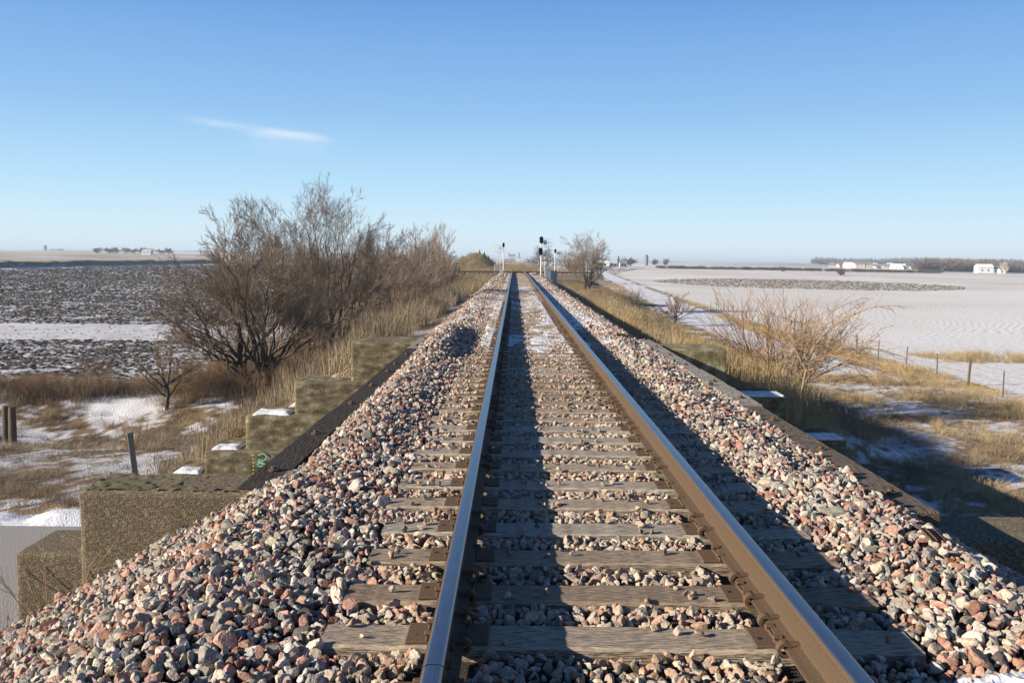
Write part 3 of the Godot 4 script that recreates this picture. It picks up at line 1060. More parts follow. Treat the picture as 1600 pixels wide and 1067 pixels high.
func bridge() -> void:
	# far abutment with stepped wing walls on both sides
	var far := thing("concrete_abutment", Vector3.ZERO)
	tag(far, "far stepped concrete abutment with green sprayed marks beyond the road", "bridge abutment")
	var steps := [[-4.02, -2.45, -0.37, -17.85], [-5.2, -2.6, -1.24, -17.6], [-6.24, -3.6, -1.93, -17.4], [-7.03, -4.6, -2.665, -17.2], [-7.85, -5.6, -3.16, -17.05]]
	for i in steps.size():
		var s: Array = steps[i]
		var bottom := FLAT - 0.4
		put("wall_step", rough_block(Vector3(s[0], bottom if i > 2 else s[2] - 1.6, s[3] - 1.3), Vector3(s[1], s[2], s[3]), 60 + i, 0.05 if i != 2 else 0.12), M.concrete, far)
	var rsteps := [[2.45, 4.16, -0.47, -17.85], [2.6, 5.42, -1.46, -17.6], [3.6, 6.68, -2.34, -17.4], [4.6, 7.9, -3.1, -17.2]]
	for i in rsteps.size():
		var s: Array = rsteps[i]
		put("wall_step", rough_block(Vector3(s[0], FLAT - 0.4 if i > 1 else s[2] - 1.7, s[3] - 1.3), Vector3(s[1], s[2], s[3]), 70 + i, 0.03), M.concrete_right if i == 0 else M.concrete, far)
	put("bearing_wall", rough_block(Vector3(-3.7, FLAT - 0.4, -18.9), Vector3(3.7, -1.62, -17.95), 80, 0.03), M.concrete, far)
	# sprayed marks on the fourth step
	var paint := material(lin(0.22, 0.50, 0.33), 0.8)
	var yellow := material(lin(0.50, 0.42, 0.12), 0.8)
	var blue := material(lin(0.12, 0.24, 0.26), 0.8)
	var z := -17.163
	var g2 := []
	for i in 15:
		var a := deg_to_rad(160.0 - i * 22.0)
		g2.append(Vector3(-5.79 + cos(a) * 0.085, -2.785 + sin(a) * 0.075, z))
	g2.append(Vector3(-5.87, -2.93, z))
	for i in 13:
		var a := deg_to_rad(150.0 + i * 28.0)
		g2.append(Vector3(-5.82 + cos(a) * 0.07, -2.945 + sin(a) * 0.045, z + 0.001))
	g2.append(Vector3(-5.66, -2.965, z))
	stroke(far, "sprayed_mark", g2, 0.03, paint)
	var g0 := []
	for i in 17:
		var a := TAU * i / 16.0
		g0.append(Vector3(-5.79 + cos(a) * 0.09, -3.15 + sin(a) * 0.12, z))
	stroke(far, "sprayed_mark", g0, 0.03, paint)
	stroke(far, "sprayed_mark", [Vector3(-5.91, -3.13, z + 0.001), Vector3(-5.67, -3.09, z + 0.001)], 0.02, paint)
	for i in 8:
		stroke(far, "sprayed_mark", [Vector3(-6.0, -2.74 - i * 0.08, z), Vector3(-5.97, -2.745 - i * 0.08, z)], 0.026, yellow)
	for i in 5:
		stroke(far, "sprayed_mark", [Vector3(-5.60, -2.74 - i * 0.08, z), Vector3(-5.54, -2.765 - i * 0.08, z), Vector3(-5.60, -2.80 - i * 0.08, z)], 0.02, blue)

	# near abutment
	var near := thing("concrete_abutment", Vector3.ZERO)
	tag(near, "near concrete abutment of exposed pebbly concrete beside the ballast slope", "bridge abutment")
	put("wall_step", rough_block(Vector3(-3.79, FLAT - 0.4, -6.62), Vector3(-2.3, -0.335, -6.12), 90, 0.05), M.concrete_rough, near)
	put("wall_step", rough_block(Vector3(-4.32, FLAT - 0.4, -6.72), Vector3(-3.6, -0.845, -6.16), 91, 0.04), M.concrete_rough, near)
	put("wall_step", rough_block(Vector3(-5.2, FLAT - 0.4, -6.72), Vector3(-4.2, -1.75, -6.2), 92, 0.04), M.concrete_rough, near)
	put("wall_step", rough_block(Vector3(-6.6, FLAT - 0.4, -6.72), Vector3(-5.1, -2.55, -6.24), 93, 0.04), M.concrete_rough, near)
	put("wall_step", rough_block(Vector3(2.3, FLAT - 0.4, -6.98), Vector3(3.95, -0.72, -6.3), 94, 0.05), M.concrete_rough, near)
	put("wall_step", rough_block(Vector3(3.75, FLAT - 0.4, -7.0), Vector3(5.2, -1.5, -6.34), 95, 0.04), M.concrete_rough, near)
	put("bearing_wall", rough_block(Vector3(-2.6, FLAT - 0.4, -6.75), Vector3(2.6, -1.62, -6.2), 96, 0.03), M.concrete, near)
	# moss on the flat top of the near wall
	var mx := axis(-3.76, -2.3, -3.74, -2.32, 0.03, 1.0)
	var md := axis(6.14, 6.6, 6.15, 6.59, 0.03, 1.0)
	put("moss", sheet(mx, md, func(x, d): return -0.35 + clampf(noise2.get_noise_2d(x * 6.0, d * 6.0) * 0.03 + noise2.get_noise_2d(x * 45.0, d * 45.0) * 0.05 + (-2.6 - x) * 0.016, -0.02, 0.022), func(_x, _d, _h): return Color.WHITE), M.moss, near)
	# snow lying on the steps of the far wall
	var spots := [[-6.1, -5.25, -1.93, -17.7], [-6.95, -6.3, -2.67, -17.5], [-7.75, -7.1, -3.16, -17.35]]
	for i in spots.size():
		var s: Array = spots[i]
		var xs := axis(s[0], s[1], s[0] + 0.03, s[1] - 0.03, 0.04, 1.0)
		var ds := axis(-s[3] - 0.25, -s[3] + 0.3, -s[3] - 0.24, -s[3] + 0.28, 0.05, 1.0)
		var o := put("snow_patch", sheet(xs, ds, func(x, d):
			var m := minf(minf(x - s[0], s[1] - x), minf(d + s[3] + 0.25, -s[3] + 0.3 - d)) / 0.1
			return s[2] - 0.03 + clampf(m, 0.0, 1.0) * 0.085 + noise2.get_noise_2d(x * 9.0, d * 9.0) * 0.03, func(_x, _d, _h): return Color.WHITE), M.snow)
		tag(o, ["white snow on the middle step of the far left wing wall", "white snow on the step above the green sprayed marks", "white snow on the lowest visible step of the far wing wall"][i], "", "", "stuff")
	for i in 2:
		var s: Array = [[4.25, 5.38, -1.46, -17.9], [5.5, 6.63, -2.34, -17.68]][i]
		var mb := MB.new()
		mb.box(Vector3(s[0], s[2] - 0.01, s[3] - 0.27), Vector3(s[1], s[2] + 0.05, s[3] + 0.29), 0.025)
		var o := put("snow_patch", mb.mesh(), M.snow)
		tag(o, ["shaded snow slab on the upper ledge beside the right kerb beam", "shaded snow slab on the lower ledge beside the right kerb beam"][i], "", "", "stuff")

	# deck, girders and the timber kerbs that hold the ballast
	var br := thing("railway_bridge")
	tag(br, "short ballasted bridge deck with bolted timber kerb beams along both edges", "bridge")
	var mb := MB.new()
	mb.box(Vector3(-2.5, -0.98, -18.45), Vector3(2.5, -0.62, -6.15), 0.02)
	put("deck", mb.mesh(), M.girder, br)
	for x in [-2.1, -0.75, 0.75, 2.1]:
		var g := MB.new()
		g.box(Vector3(x - 0.16, -1.6, -18.2), Vector3(x + 0.16, -0.98, -6.4), 0.02)
		put("girder", g.mesh(), M.girder, br)
	var rng := RandomNumberGenerator.new()
	rng.seed = 41
	for s in [-1.0, 1.0]:
		var ends := [6.2, 9.4, 13.1, 16.2, 18.6] if s < 0 else [5.75, 10.05, 13.4, 18.5]
		for i in ends.size() - 1:
			var a: float = ends[i] + (0.008 if i else 0.0)
			var b: float = ends[i + 1] - 0.008
			var x0 := 2.30 + rng.randf_range(-0.015, 0.015)
			var y1 := -0.315 + rng.randf_range(-0.012, 0.012)
			var lo := Vector3(minf(s * x0, s * (x0 + 0.29)), y1 - 0.32, -b)
			var hi := Vector3(maxf(s * x0, s * (x0 + 0.29)), y1, -a)
			var bm := put("kerb_beam", rough_block(lo, hi, 100 + i + int(s) * 10, 0.018), (M.kerb_dark if i < 3 else M.kerb_grey) if s < 0 else (M.kerb if i < 1 else M.kerb_grey), br)
			var q := a + 0.5
			while q < b - 0.2:
				var bo := MB.new()
				bo.rod(Vector3(s * (x0 + 0.15), y1 + 0.0, -q), Vector3(s * (x0 + 0.15), y1 + 0.012, -q), 0.045, 12)
				bo.rod(Vector3(s * (x0 + 0.15), y1 + 0.011, -q), Vector3(s * (x0 + 0.15), y1 + 0.035, -q), 0.022, 6)
				put("bolt", bo.mesh(), M.rust_plate, bm)
				q += 1.45

# ------------------------------------------------------------------ junction ahead
func signal_head(mb: MB, at: Vector3, w: float, h: float) -> void:
	# oval target board with a rim, facing the photographer
	var n := 24
	var rim := []
	for i in n:
		var a := TAU * i / n
		var y := sin(a) * w * 0.5
		y += signf(sin(a)) * (h - w) * 0.5
		rim.append(Vector3(cos(a) * w * 0.5, y, 0))
	for i in n:
		var a: Vector3 = at + rim[i]
		var b: Vector3 = at + rim[(i + 1) % n]
		mb.tri(at + Vector3(0, 0, 0.03), a + Vector3(0, 0, 0.03), b + Vector3(0, 0, 0.03))
		mb.tri(at - Vector3(0, 0, 0.03), b - Vector3(0, 0, 0.03), a - Vector3(0, 0, 0.03))
		mb.quad(a - Vector3(0, 0, 0.03), b - Vector3(0, 0, 0.03), b + Vector3(0, 0, 0.03), a + Vector3(0, 0, 0.03))

func signal_mast(at: Vector3, height: float, heads: Array, side: float, label: String) -> void:
	var t := thing("railway_signal", at)
	tag(t, label, "railway signal", "signals at the junction")
	var mb := MB.new()
	mb.rod(Vector3(0, -0.3, 0), Vector3(0, height, 0), 0.075, 10)
	mb.box(Vector3(-0.28, -0.4, -0.28), Vector3(0.28, 0.12, 0.28), 0.02)
	put("mast", mb.mesh(), M.silver, t)
	for e in heads:
		var hb := MB.new()
		signal_head(hb, Vector3(e[1], e[0], 0.22), e[2], e[3])
		var h := put("signal_head", hb.mesh(), M.black, t)
		for k in 3:
			var vb := MB.new()
			var y: float = e[0] + (k - 1) * e[3] * 0.27
			var prof := PackedVector3Array()
			for i in 11:
				var a := lerpf(-0.3, PI + 0.3, i / 10.0)
				prof.push_back(Vector3(cos(a) * 0.10, sin(a) * 0.10, 0))
			for i in 10:
				var p := Vector3(e[1], y, 0.25)
				vb.quad(p + prof[i], p + prof[i] + Vector3(0, 0, 0.24), p + prof[i + 1] + Vector3(0, 0, 0.24), p + prof[i + 1])
			put("visor", vb.mesh(), M.black, h)
	# ladder and cage platform beside the mast
	var lx := side * 0.62
	for s in [-0.2, 0.2]:
		var l := MB.new()
		l.rod(Vector3(lx + s, 0.0, -0.25), Vector3(lx + s, height - 0.35, -0.25), 0.026, 6)
		put("ladder_rail", l.mesh(), M.silver, t)
	var y := 0.4
	while y < height - 0.5:
		var rg := MB.new()
		rg.rod(Vector3(lx - 0.2, y, -0.25), Vector3(lx + 0.2, y, -0.25), 0.018, 5)
		put("ladder_rung", rg.mesh(), M.silver, t)
		y += 0.36
	for py in ([height - 2.3, height - 0.95] if heads.size() > 1 else [height - 1.0]):
		var pb := MB.new()
		pb.box(Vector3(minf(0, side * 1.15), py - 0.04, -0.6), Vector3(maxf(0, side * 1.15), py, 0.1), 0.01)
		for q in [0.35, 0.8, 1.15]:
			pb.rod(Vector3(side * q, py, 0.08), Vector3(side * q, py + 0.75, 0.08), 0.025, 5)
		pb.rod(Vector3(side * 0.2, py + 0.75, 0.08), Vector3(side * 1.15, py + 0.75, 0.08), 0.025, 5)
		pb.rod(Vector3(side * 0.2, py + 0.4, 0.08), Vector3(side * 1.15, py + 0.4, 0.08), 0.025, 5)
		pb.box(Vector3(side * 0.42 - 0.2, py + 0.15, 0.09), Vector3(side * 0.42 + 0.2, py + 0.62, 0.12), 0.005)
		put("platform", pb.mesh(), M.silver, t)

func cabinet(at: Vector3, size: Vector3, label: String, legs := 0.0) -> void:
	var t := thing("equipment_cabinet", at)
	tag(t, label, "cabinet", "equipment cabinets at the junction")
	var mb := MB.new()
	mb.box(Vector3(-size.x / 2, legs, -size.z / 2), Vector3(size.x / 2, size.y, size.z / 2), 0.02)
	put("body", mb.mesh(), M.cabinet, t)
	var rb := MB.new()
	rb.box(Vector3(-size.x / 2 - 0.06, size.y, -size.z / 2 - 0.06), Vector3(size.x / 2 + 0.06, size.y + 0.07, size.z / 2 + 0.06), 0.02)
	put("roof", rb.mesh(), M.silver, t)
	for s in [-1.0, 1.0]:
		var db := MB.new()
		db.box(Vector3(s * size.x * 0.24 - size.x * 0.21, legs + 0.12, size.z / 2), Vector3(s * size.x * 0.24 + size.x * 0.21, size.y - 0.1, size.z / 2 + 0.025), 0.008)
		put("door", db.mesh(), M.cabinet, t)
	var fb := MB.new()
	fb.box(Vector3(-size.x * 0.45, -0.5, -size.z * 0.4), Vector3(size.x * 0.45, legs + 0.001, size.z * 0.4), 0.0)
	put("base", fb.mesh(), M.concrete, t)

func junction() -> void:
	var gy := func(x: float, d: float) -> float: return ground_h(x, d)
	# the crossing line
	var t := thing("crossing_track")
	tag(t, "second railway track crossing from side to side at the distant junction", "railway track")
	for s in [-1.0, 1.0]:
		for part in [[-12.0, -0.85], [-0.62, 0.62], [0.85, 9.0]]:
			var r := put("rail", extrude_z(rail_profile(), part[0], part[1], true, 20.0), M.rust, t)
			r.rotation.y = PI / 2
			r.position = Vector3(0, 0.0, -99.0 + s * RAIL_X)
	for k in 37:
		var x := -11.5 + k * 0.55
		if absf(x) < 1.5: continue
		var mb := MB.new()
		mb.box(Vector3(-0.11, -0.17, -1.3), Vector3(0.11, 0.0, 1.3), 0.01)
		var o := put("tie", mb.mesh(), M.ties[k % 4], t)
		o.position = Vector3(x, TIE_TOP, -99.0)
	var xs := axis(-13.0, 10.0, -12.0, 9.0, 1.0, 1.0)
	var ds := axis(96.5, 101.5, 96.7, 101.3, 0.4, 1.0)
	var bed := put("ballast_bank", sheet(xs, ds, func(x, d): return -0.26 - pow(maxf(0.0, absf(d - 99.0) - 1.4), 1.0) * 0.65 + noise2.get_noise_2d(x * 4, d * 4) * 0.04 - (3.0 if absf(x) < 2.0 else 0.0), func(_x, _d, _h): return Color.WHITE), material(lin(0.30, 0.25, 0.21), 1.0, ntex(0.05, 3, [[0.0, grey(0.4)], [1.0, grey(1.0)]], 66), Vector3.ONE * 1.5))
	bed.set_meta("kind", "structure")
	# signals
	signal_mast(Vector3(2.4, gy.call(2.4, 90.0) + 0.1, -90.0), 4.35, [[4.05, 0.0, 0.42, 0.78], [2.82, -0.06, 0.44, 0.82]], 1.0, "tall signal mast with two black oval heads right of the track")
	signal_mast(Vector3(-1.9, gy.call(-1.9, 106.0) + 0.1, -106.0), 3.95, [[3.75, 0.0, 0.30, 0.58]], -1.0, "single-headed signal mast left of the track before the mound")
	signal_mast(Vector3(5.0, gy.call(5.0, 112.0), -112.0), 4.0, [[3.75, 0.0, 0.28, 0.56]], 1.0, "smaller single-headed signal mast behind the silver cabinets")
	cabinet(Vector3(3.2, gy.call(3.2, 92.5), -92.5), Vector3(0.62, 1.5, 0.6), "tall narrow silver cabinet just right of the two-headed signal")
	cabinet(Vector3(3.95, gy.call(3.95, 93.0), -93.0), Vector3(0.7, 1.55, 0.9), "wider silver cabinet right of the narrow one at the junction")
	cabinet(Vector3(-2.7, gy.call(-2.7, 103.0), -103.0), Vector3(0.55, 1.35, 0.5), "grey cabinet at the foot of the left signal mast")
	var wm := put("white_sack", stone_mesh(77, 2), M.white)
	wm.position = Vector3(3.45, gy.call(3.45, 91.3) + 0.2, -91.3)
	wm.scale = Vector3(0.3, 0.4, 0.3)
	tag(wm, "small white covered lump standing before the silver cabinets", "marker")

# ------------------------------------------------------------------ bare trees
func bare(sd: int, o: Dictionary) -> Array:
	# returns [wood mesh, twig mesh]
	var rng := RandomNumberGenerator.new()
	rng.seed = sd
	var wood := MB.new()
	var twig := MB.new()
	var segs: Array = o.get("segs", [6, 6, 5, 4, 3, 2])
	var stack := []
	for s in o.stems:
		var a: float = TAU * (s + rng.randf() * 0.7) / o.stems
		var lean: float = o.lean * rng.randf_range(0.5, 1.2)
		var dir: Vector3 = Vector3(cos(a) * lean, 1.0, sin(a) * lean) + o.get("tilt", Vector3.ZERO)
		stack.append([Vector3(cos(a), 0, sin(a)) * o.get("base", 0.12), dir.normalized(), o.height * rng.randf_range(0.42, 0.6) * o.get("first", 1.0), o.radius * rng.randf_range(0.7, 1.0), 0])
	while stack.size():
		var e: Array = stack.pop_back()
		var lev: int = e[4]
		var pos: Vector3 = e[0]
		var dir: Vector3 = e[1]
		var n: int = segs[mini(lev, segs.size() - 1)]
		var L: float = e[2]
		var r0: float = e[3]
		var last: bool = lev >= o.levels
		var r1: float = r0 * (0.55 if not last else 0.35)
		r1 = maxf(r1, o.thin * 0.6)
		r0 = maxf(r0, o.thin)
		var pts := PackedVector3Array([pos])
		var rad := PackedFloat32Array([r0])
		var dirs := [dir]
		for i in n:
			var wob: float = o.wobble * (0.6 + 0.25 * lev)
			dir = (dir + Vector3(rng.randfn(), rng.randfn() * 0.7, rng.randfn()) * wob + Vector3.UP * o.up * (0.3 if lev == 0 else 1.0) + o.get("wind", Vector3.ZERO)).normalized()
			pos += dir * L / n
			pts.push_back(pos)
			rad.push_back(lerpf(r0, r1, float(i + 1) / n))
			dirs.append(dir)
		(wood if lev <= 1 else twig).tube(pts, rad, [7, 6, 4, 3, 3, 3][mini(lev, 5)])
		if last: continue
		var cnt: int = o.kids[lev]
		var ratio: float = o.ratio[lev] if o.ratio is Array else o.ratio
		for k in cnt:
			var f := lerpf(o.get("from", 0.3) if lev == 0 else 0.28, 1.0, (k + rng.randf() * 0.8) / cnt)
			var at := f * n
			var i0 := mini(int(at), n - 1)
			var p := pts[i0].lerp(pts[i0 + 1], at - i0)
			var base: Vector3 = dirs[i0 + 1]
			var ax := base.cross(Vector3(rng.randfn(), rng.randfn(), rng.randfn())).normalized()
			var cd := base.rotated(ax, deg_to_rad(rng.randf_range(o.ang - 14.0, o.ang + 16.0)))
			stack.append([p, cd, L * ratio * rng.randf_range(0.7, 1.15) * (1.15 - (0.2 if lev == 0 else 0.45) * f), lerpf(r0, r1, f) * 0.6, lev + 1])
		# the leader carries on
		stack.append([pos, dir, L * ratio * 0.9, r1, lev + 1])
	return [wood.mesh(), twig.mesh()]

func crown_tree(sd: int, o: Dictionary) -> Array:
	# limbs reach out to points spread over the crown's outline; branches and twigs fill it
	var rng := RandomNumberGenerator.new()
	rng.seed = sd
	var wood := MB.new()
	var twig := MB.new()
	var H: float = o.H
	var R: float = o.R
	var clear: float = o.clear
	var stack := []
	var bases := []
	for k in o.stems:
		var a: float = TAU * (k + rng.randf() * 0.6) / o.stems
		var foot: Vector3 = Vector3(cos(a), 0, sin(a)) * o.base
		var top: Vector3 = foot * 2.2 + Vector3(rng.randfn() * 0.1, clear * rng.randf_range(0.8, 1.25), rng.randfn() * 0.1)
		var pts := PackedVector3Array([foot - Vector3(0, 0.3, 0), foot + Vector3(0, clear * 0.2, 0), foot.lerp(top, 0.6) + Vector3(rng.randfn(), 0, rng.randfn()) * 0.05, top])
		wood.tube(pts, PackedFloat32Array([o.radius * 1.25, o.radius, o.radius * 0.88, o.radius * 0.75]), 8)
		bases.append([foot, top])
	for i in o.limbs:
		var az: float = TAU * (i * 0.618 + rng.randf() * 0.15)
		var sy: float = lerpf(o.low, 1.0, fposmod(i * 0.7548 + 0.13, 1.0))
		var hr := sqrt(maxf(0.0, 1.0 - sy * sy))
		var cy := clear + (H - clear) * 0.38
		var dirv := Vector3(cos(az) * hr, sy, sin(az) * hr)
		var reach := rng.randf_range(0.68, 0.98)
		var target: Vector3 = Vector3(dirv.x * R, cy + sy * (H - cy if sy > 0.0 else cy - clear * 0.4), dirv.z * R) * Vector3(reach, lerpf(1.0, reach, 0.5), reach) + o.get("shift", Vector3.ZERO) * rng.randf()
		var b: Array = bases[0]
		for q in bases:
			if Vector2(q[0].x - target.x, q[0].z - target.z).length() < Vector2(b[0].x - target.x, b[0].z - target.z).length() * rng.randf_range(0.8, 1.2): b = q
		var start: Vector3 = b[0].lerp(b[1], rng.randf_range(0.45, 1.0))
		var len_ := start.distance_to(target)
		var out := Vector3(target.x - start.x, 0, target.z - start.z)
		var ctrl := start + out * 0.38 + Vector3.UP * (target.y - start.y) * 0.36 + Vector3(rng.randfn(), rng.randfn() * 0.5, rng.randfn()) * len_ * 0.07
		var pts := PackedVector3Array()
		var rad := PackedFloat32Array()
		var r0: float = o.radius * rng.randf_range(0.4, 0.62)
		for k in 11:
			var t := k / 10.0
			var p := start * (1 - t) * (1 - t) + ctrl * 2.0 * t * (1 - t) + target * t * t
			if k > 0 and k < 10: p += Vector3(rng.randfn(), rng.randfn(), rng.randfn()) * len_ * 0.012
			pts.push_back(p)
			rad.push_back(lerpf(r0, o.thin * 1.3, pow(t, 0.8)))
		wood.tube(pts, rad, 6)
		for k in o.kids[0]:
			var t := lerpf(0.38, 1.0, (k + rng.randf()) / o.kids[0])
			var f := t * 10.0
			var i0 := mini(int(f), 9)
			var tan := (pts[i0 + 1] - pts[i0]).normalized()
			var rv := Vector3(rng.randfn(), rng.randfn(), rng.randfn())
			rv = (rv - tan * rv.dot(tan)).normalized()
			var outw := (pts[i0] - Vector3(0, clear, 0)).normalized()
			var d0 := (tan * 0.75 + rv * 0.75 + Vector3.UP * 0.15 + outw * 0.25).normalized()
			stack.append([pts[i0].lerp(pts[i0 + 1], f - i0), d0, len_ * 0.32 * rng.randf_range(0.7, 1.2) * (1.1 - 0.3 * t), lerpf(r0, o.thin, t) * 0.55, 1])
	while stack.size():
		var e: Array = stack.pop_back()
		var lev: int = e[4]
		var pos: Vector3 = e[0]
		var dir: Vector3 = e[1]
		var L: float = e[2]
		var n: int = [5, 5, 4, 3, 2][mini(lev, 4)]
		var ra := maxf(e[3], o.thin)
		var rb: float = maxf(ra * 0.4, o.thin * 0.55)
		var pts := PackedVector3Array([pos])
		var rad := PackedFloat32Array([ra])
		for k in n:
			dir = (dir + Vector3(rng.randfn(), rng.randfn(), rng.randfn()) * 0.065 + Vector3.UP * o.up).normalized()
			pos += dir * L / n
			pts.push_back(pos)
			rad.push_back(lerpf(ra, rb, float(k + 1) / n))
		twig.tube(pts, rad, 4 if lev == 1 else 3)
		if lev >= o.kids.size(): continue
		var cnt: int = o.kids[lev]
		for k in cnt:
			var t := lerpf(0.2, 0.98, (k + rng.randf()) / cnt)
			var f := t * n
			var i0 := mini(int(f), n - 1)
			var tan := (pts[i0 + 1] - pts[i0]).normalized()
			var ax := tan.cross(Vector3(rng.randfn(), rng.randfn(), rng.randfn())).normalized()
			stack.append([pts[i0].lerp(pts[i0 + 1], f - i0), tan.rotated(ax, deg_to_rad(rng.randf_range(20.0, 42.0))), L * 0.56 * rng.randf_range(0.7, 1.25) * (1.15 - 0.4 * t), lerpf(ra, rb, t) * 0.6, lev + 1])
	return [wood.mesh(), twig.mesh()]

func plant_tree(called: String, meshes: Array, x: float, d: float, turn: float, sc: Vector3, label: String, category: String, group: String, mats: Array, sink := 0.08) -> Node3D:
	var t := thing(called, Vector3(x, ground_h(x, d) - sink, -d), turn)
	t.scale = sc
	tag(t, label, category, group)
	put("trunk" if category == "tree" else "stems", meshes[0], mats[0], t)
	put("crown" if category == "tree" else "twigs", meshes[1], mats[1], t)
	return t

func trees() -> void:
	var TW := [M.bark, M.twig]
	var TT := [M.bark_tan, M.twig_tan]
	var a := crown_tree(3, {"stems": 4, "base": 0.24, "H": 7.2, "R": 3.7, "clear": 1.3, "limbs": 26, "low": -0.25, "radius": 0.15, "thin": 0.0062, "kids": [9, 6, 5, 3], "up": 0.035, "shift": Vector3(-0.5, 0, 0)})
	var b := crown_tree(8, {"stems": 2, "base": 0.15, "H": 8.3, "R": 3.6, "clear": 1.7, "limbs": 19, "low": -0.1, "radius": 0.17, "thin": 0.0062, "kids": [9, 6, 5, 3], "up": 0.05})
	var c := crown_tree(14, {"stems": 6, "base": 0.3, "H": 4.6, "R": 2.3, "clear": 0.6, "limbs": 22, "low": -0.3, "radius": 0.06, "thin": 0.008, "kids": [7, 6, 4], "up": 0.05})
	var e := crown_tree(25, {"stems": 7, "base": 0.35, "H": 3.8, "R": 2.5, "clear": 0.5, "limbs": 24, "low": -0.35, "radius": 0.055, "thin": 0.008, "kids": [7, 6, 4], "up": 0.045})
	plant_tree("bare_tree", a, -10.3, 31.5, 0.4, Vector3(1.0, 1.0, 1.0), "large bare spreading tree nearest the bridge, left of the track", "tree", "bare trees along the left embankment", TW)
	plant_tree("bare_tree", b, -9.3, 40.0, 2.2, Vector3(1.0, 1.0, 1.0), "tallest bare tree, second along the left embankment", "tree", "bare trees along the left embankment", TW)
	var sp := [
		[c, -9.4, 37.0, 0.0, 0.62, "low bare thicket bush between the two big bare trees"],
		[e, -11.8, 35.5, 1.0, 0.55, "low bare bush left of the nearest big tree's trunk"],
		[c, -8.3, 46.5, 1.7, 0.95, "bare bush in front of the tallest tree's right side"],
		[e, -9.2, 52.0, 2.8, 1.15, "dense bare bush just right of the tallest bare tree"],
		[c, -8.2, 57.5, 4.0, 1.12, "rounded bare bush, third beyond the tallest tree"],
		[e, -9.8, 63.0, 5.0, 1.25, "bare bush rising behind the row midway along the thicket"],
		[c, -7.6, 68.0, 0.8, 1.0, "bare bush in the middle of the left thicket row"],
		[e, -8.8, 75.0, 1.9, 1.2, "broad bare bush in the farther half of the thicket row"],
		[c, -8.2, 84.0, 3.3, 1.12, "upright bare bush with pale upswept twigs before the mound"],
		[e, -10.6, 92.0, 4.4, 1.1, "bare bush at the far end of the thicket by the mound"],
		[c, -14.5, 58.0, 2.0, 1.0, "bare bush on the field side of the thicket"],
		[e, -14.0, 46.0, 0.3, 0.9, "bare bush behind the two big trees on the field side"],
		[c, -13.6, 72.0, 5.4, 1.1, "far bare bush on the field side of the thicket"]]
	for s in sp:
		plant_tree("bare_bush", s[0], s[1], s[2], s[3], Vector3(1.15, 1.3, 1.15) * s[4], s[5], "bush", "thicket along the left embankment", TW)
	# brown undergrowth at the foot of the thicket
	var brush := {"stems": 16, "lean": 0.55, "height": 1.5, "radius": 0.012, "levels": 2, "kids": [6, 4], "ratio": 0.55, "ang": 32.0, "wobble": 0.14, "up": 0.05, "thin": 0.0045, "from": 0.15, "base": 0.35, "segs": [5, 4, 3]}
	var br := [bare(31, brush), bare(32, brush), bare(33, brush)]
	var rng := RandomNumberGenerator.new()
	rng.seed = 71
	for k in 3:
		var where := []
		var cols := PackedColorArray()
		for i in 120:
			var d := rng.randf_range(30.0, 96.0)
			var x := rng.randf_range(-12.5, -6.6)
			if d < 44.0 and x > -8.2: continue
			var s := rng.randf_range(0.7, 1.3)
			where.append(Transform3D(Basis(Vector3.UP, rng.randf() * TAU).scaled(Vector3(s, s, s)), Vector3(x, ground_h(x, d) - 0.05, -d)))
			cols.push_back(Color.WHITE)
		for i in 26:
			var x := rng.randf_range(-23.0, -9.0)
			var d := 31.4 + rng.randf_range(-1.2, 1.6)
			var s := rng.randf_range(0.45, 0.8)
			where.append(Transform3D(Basis(Vector3.UP, rng.randf() * TAU).scaled(Vector3(s, s, s)), Vector3(x, ground_h(x, d) - 0.05, -d)))
			cols.push_back(Color.WHITE)
		var o := many("undergrowth", br[k][1], material(lin(0.26, 0.18, 0.11), 0.95), where, cols)
		tag(o, "tangled brown undergrowth below the left thicket", "", "", "stuff")
	var sm := crown_tree(44, {"stems": 1, "base": 0.02, "H": 2.75, "R": 1.35, "clear": 0.95, "limbs": 9, "low": -0.05, "radius": 0.075, "thin": 0.007, "kids": [6, 5, 3], "up": 0.04})
	plant_tree("small_tree", sm, -13.0, 29.4, 0.6, Vector3.ONE * 1.05, "small dark bare tree standing alone at the field edge left", "tree", "", TW)
	var sh := {"stems": 12, "lean": 0.45, "height": 2.2, "radius": 0.016, "levels": 3, "kids": [5, 4, 3], "ratio": 0.52, "ang": 30.0, "wobble": 0.1, "up": 0.05, "thin": 0.0045, "from": 0.15, "base": 0.2, "segs": [5, 4, 3, 2]}
	var shm := bare(52, sh)
	plant_tree("bare_shrub", shm, -17.2, 32.6, 0.0, Vector3.ONE * 0.9, "thin reddish bare shrub at the ploughed field's edge", "shrub", "", TW)
	plant_tree("bare_shrub", shm, -12.0, 24.6, 2.0, Vector3(0.45, 0.55, 0.45), "small bare shrub on the snowy swale, left of the steps", "shrub", "", TT)
	# right-hand side
	var will := {"stems": 15, "lean": 0.8, "height": 4.2, "radius": 0.042, "levels": 3, "kids": [7, 5, 3], "ratio": 0.58, "ang": 30.0, "wobble": 0.11, "up": 0.03, "thin": 0.0068, "from": 0.2, "base": 0.25, "segs": [7, 5, 4, 3], "tilt": Vector3(0.12, 0, 0)}
	var wm := bare(63, will)
	plant_tree("tan_willow", wm, 8.7, 28.5, 0.3, Vector3(1.05, 1.0, 1.0), "large tan many-stemmed bare willow shrub beyond the right kerb", "shrub", "", TT)
	var arch := {"stems": 1, "lean": 0.05, "height": 4.5, "radius": 0.06, "levels": 3, "kids": [11, 6, 4], "ratio": [0.95, 0.5, 0.5], "ang": 50.0, "wobble": 0.05, "up": -0.07, "thin": 0.0065, "from": 0.82, "segs": [5, 8, 5, 3], "wind": Vector3(0.07, 0, 0.02)}
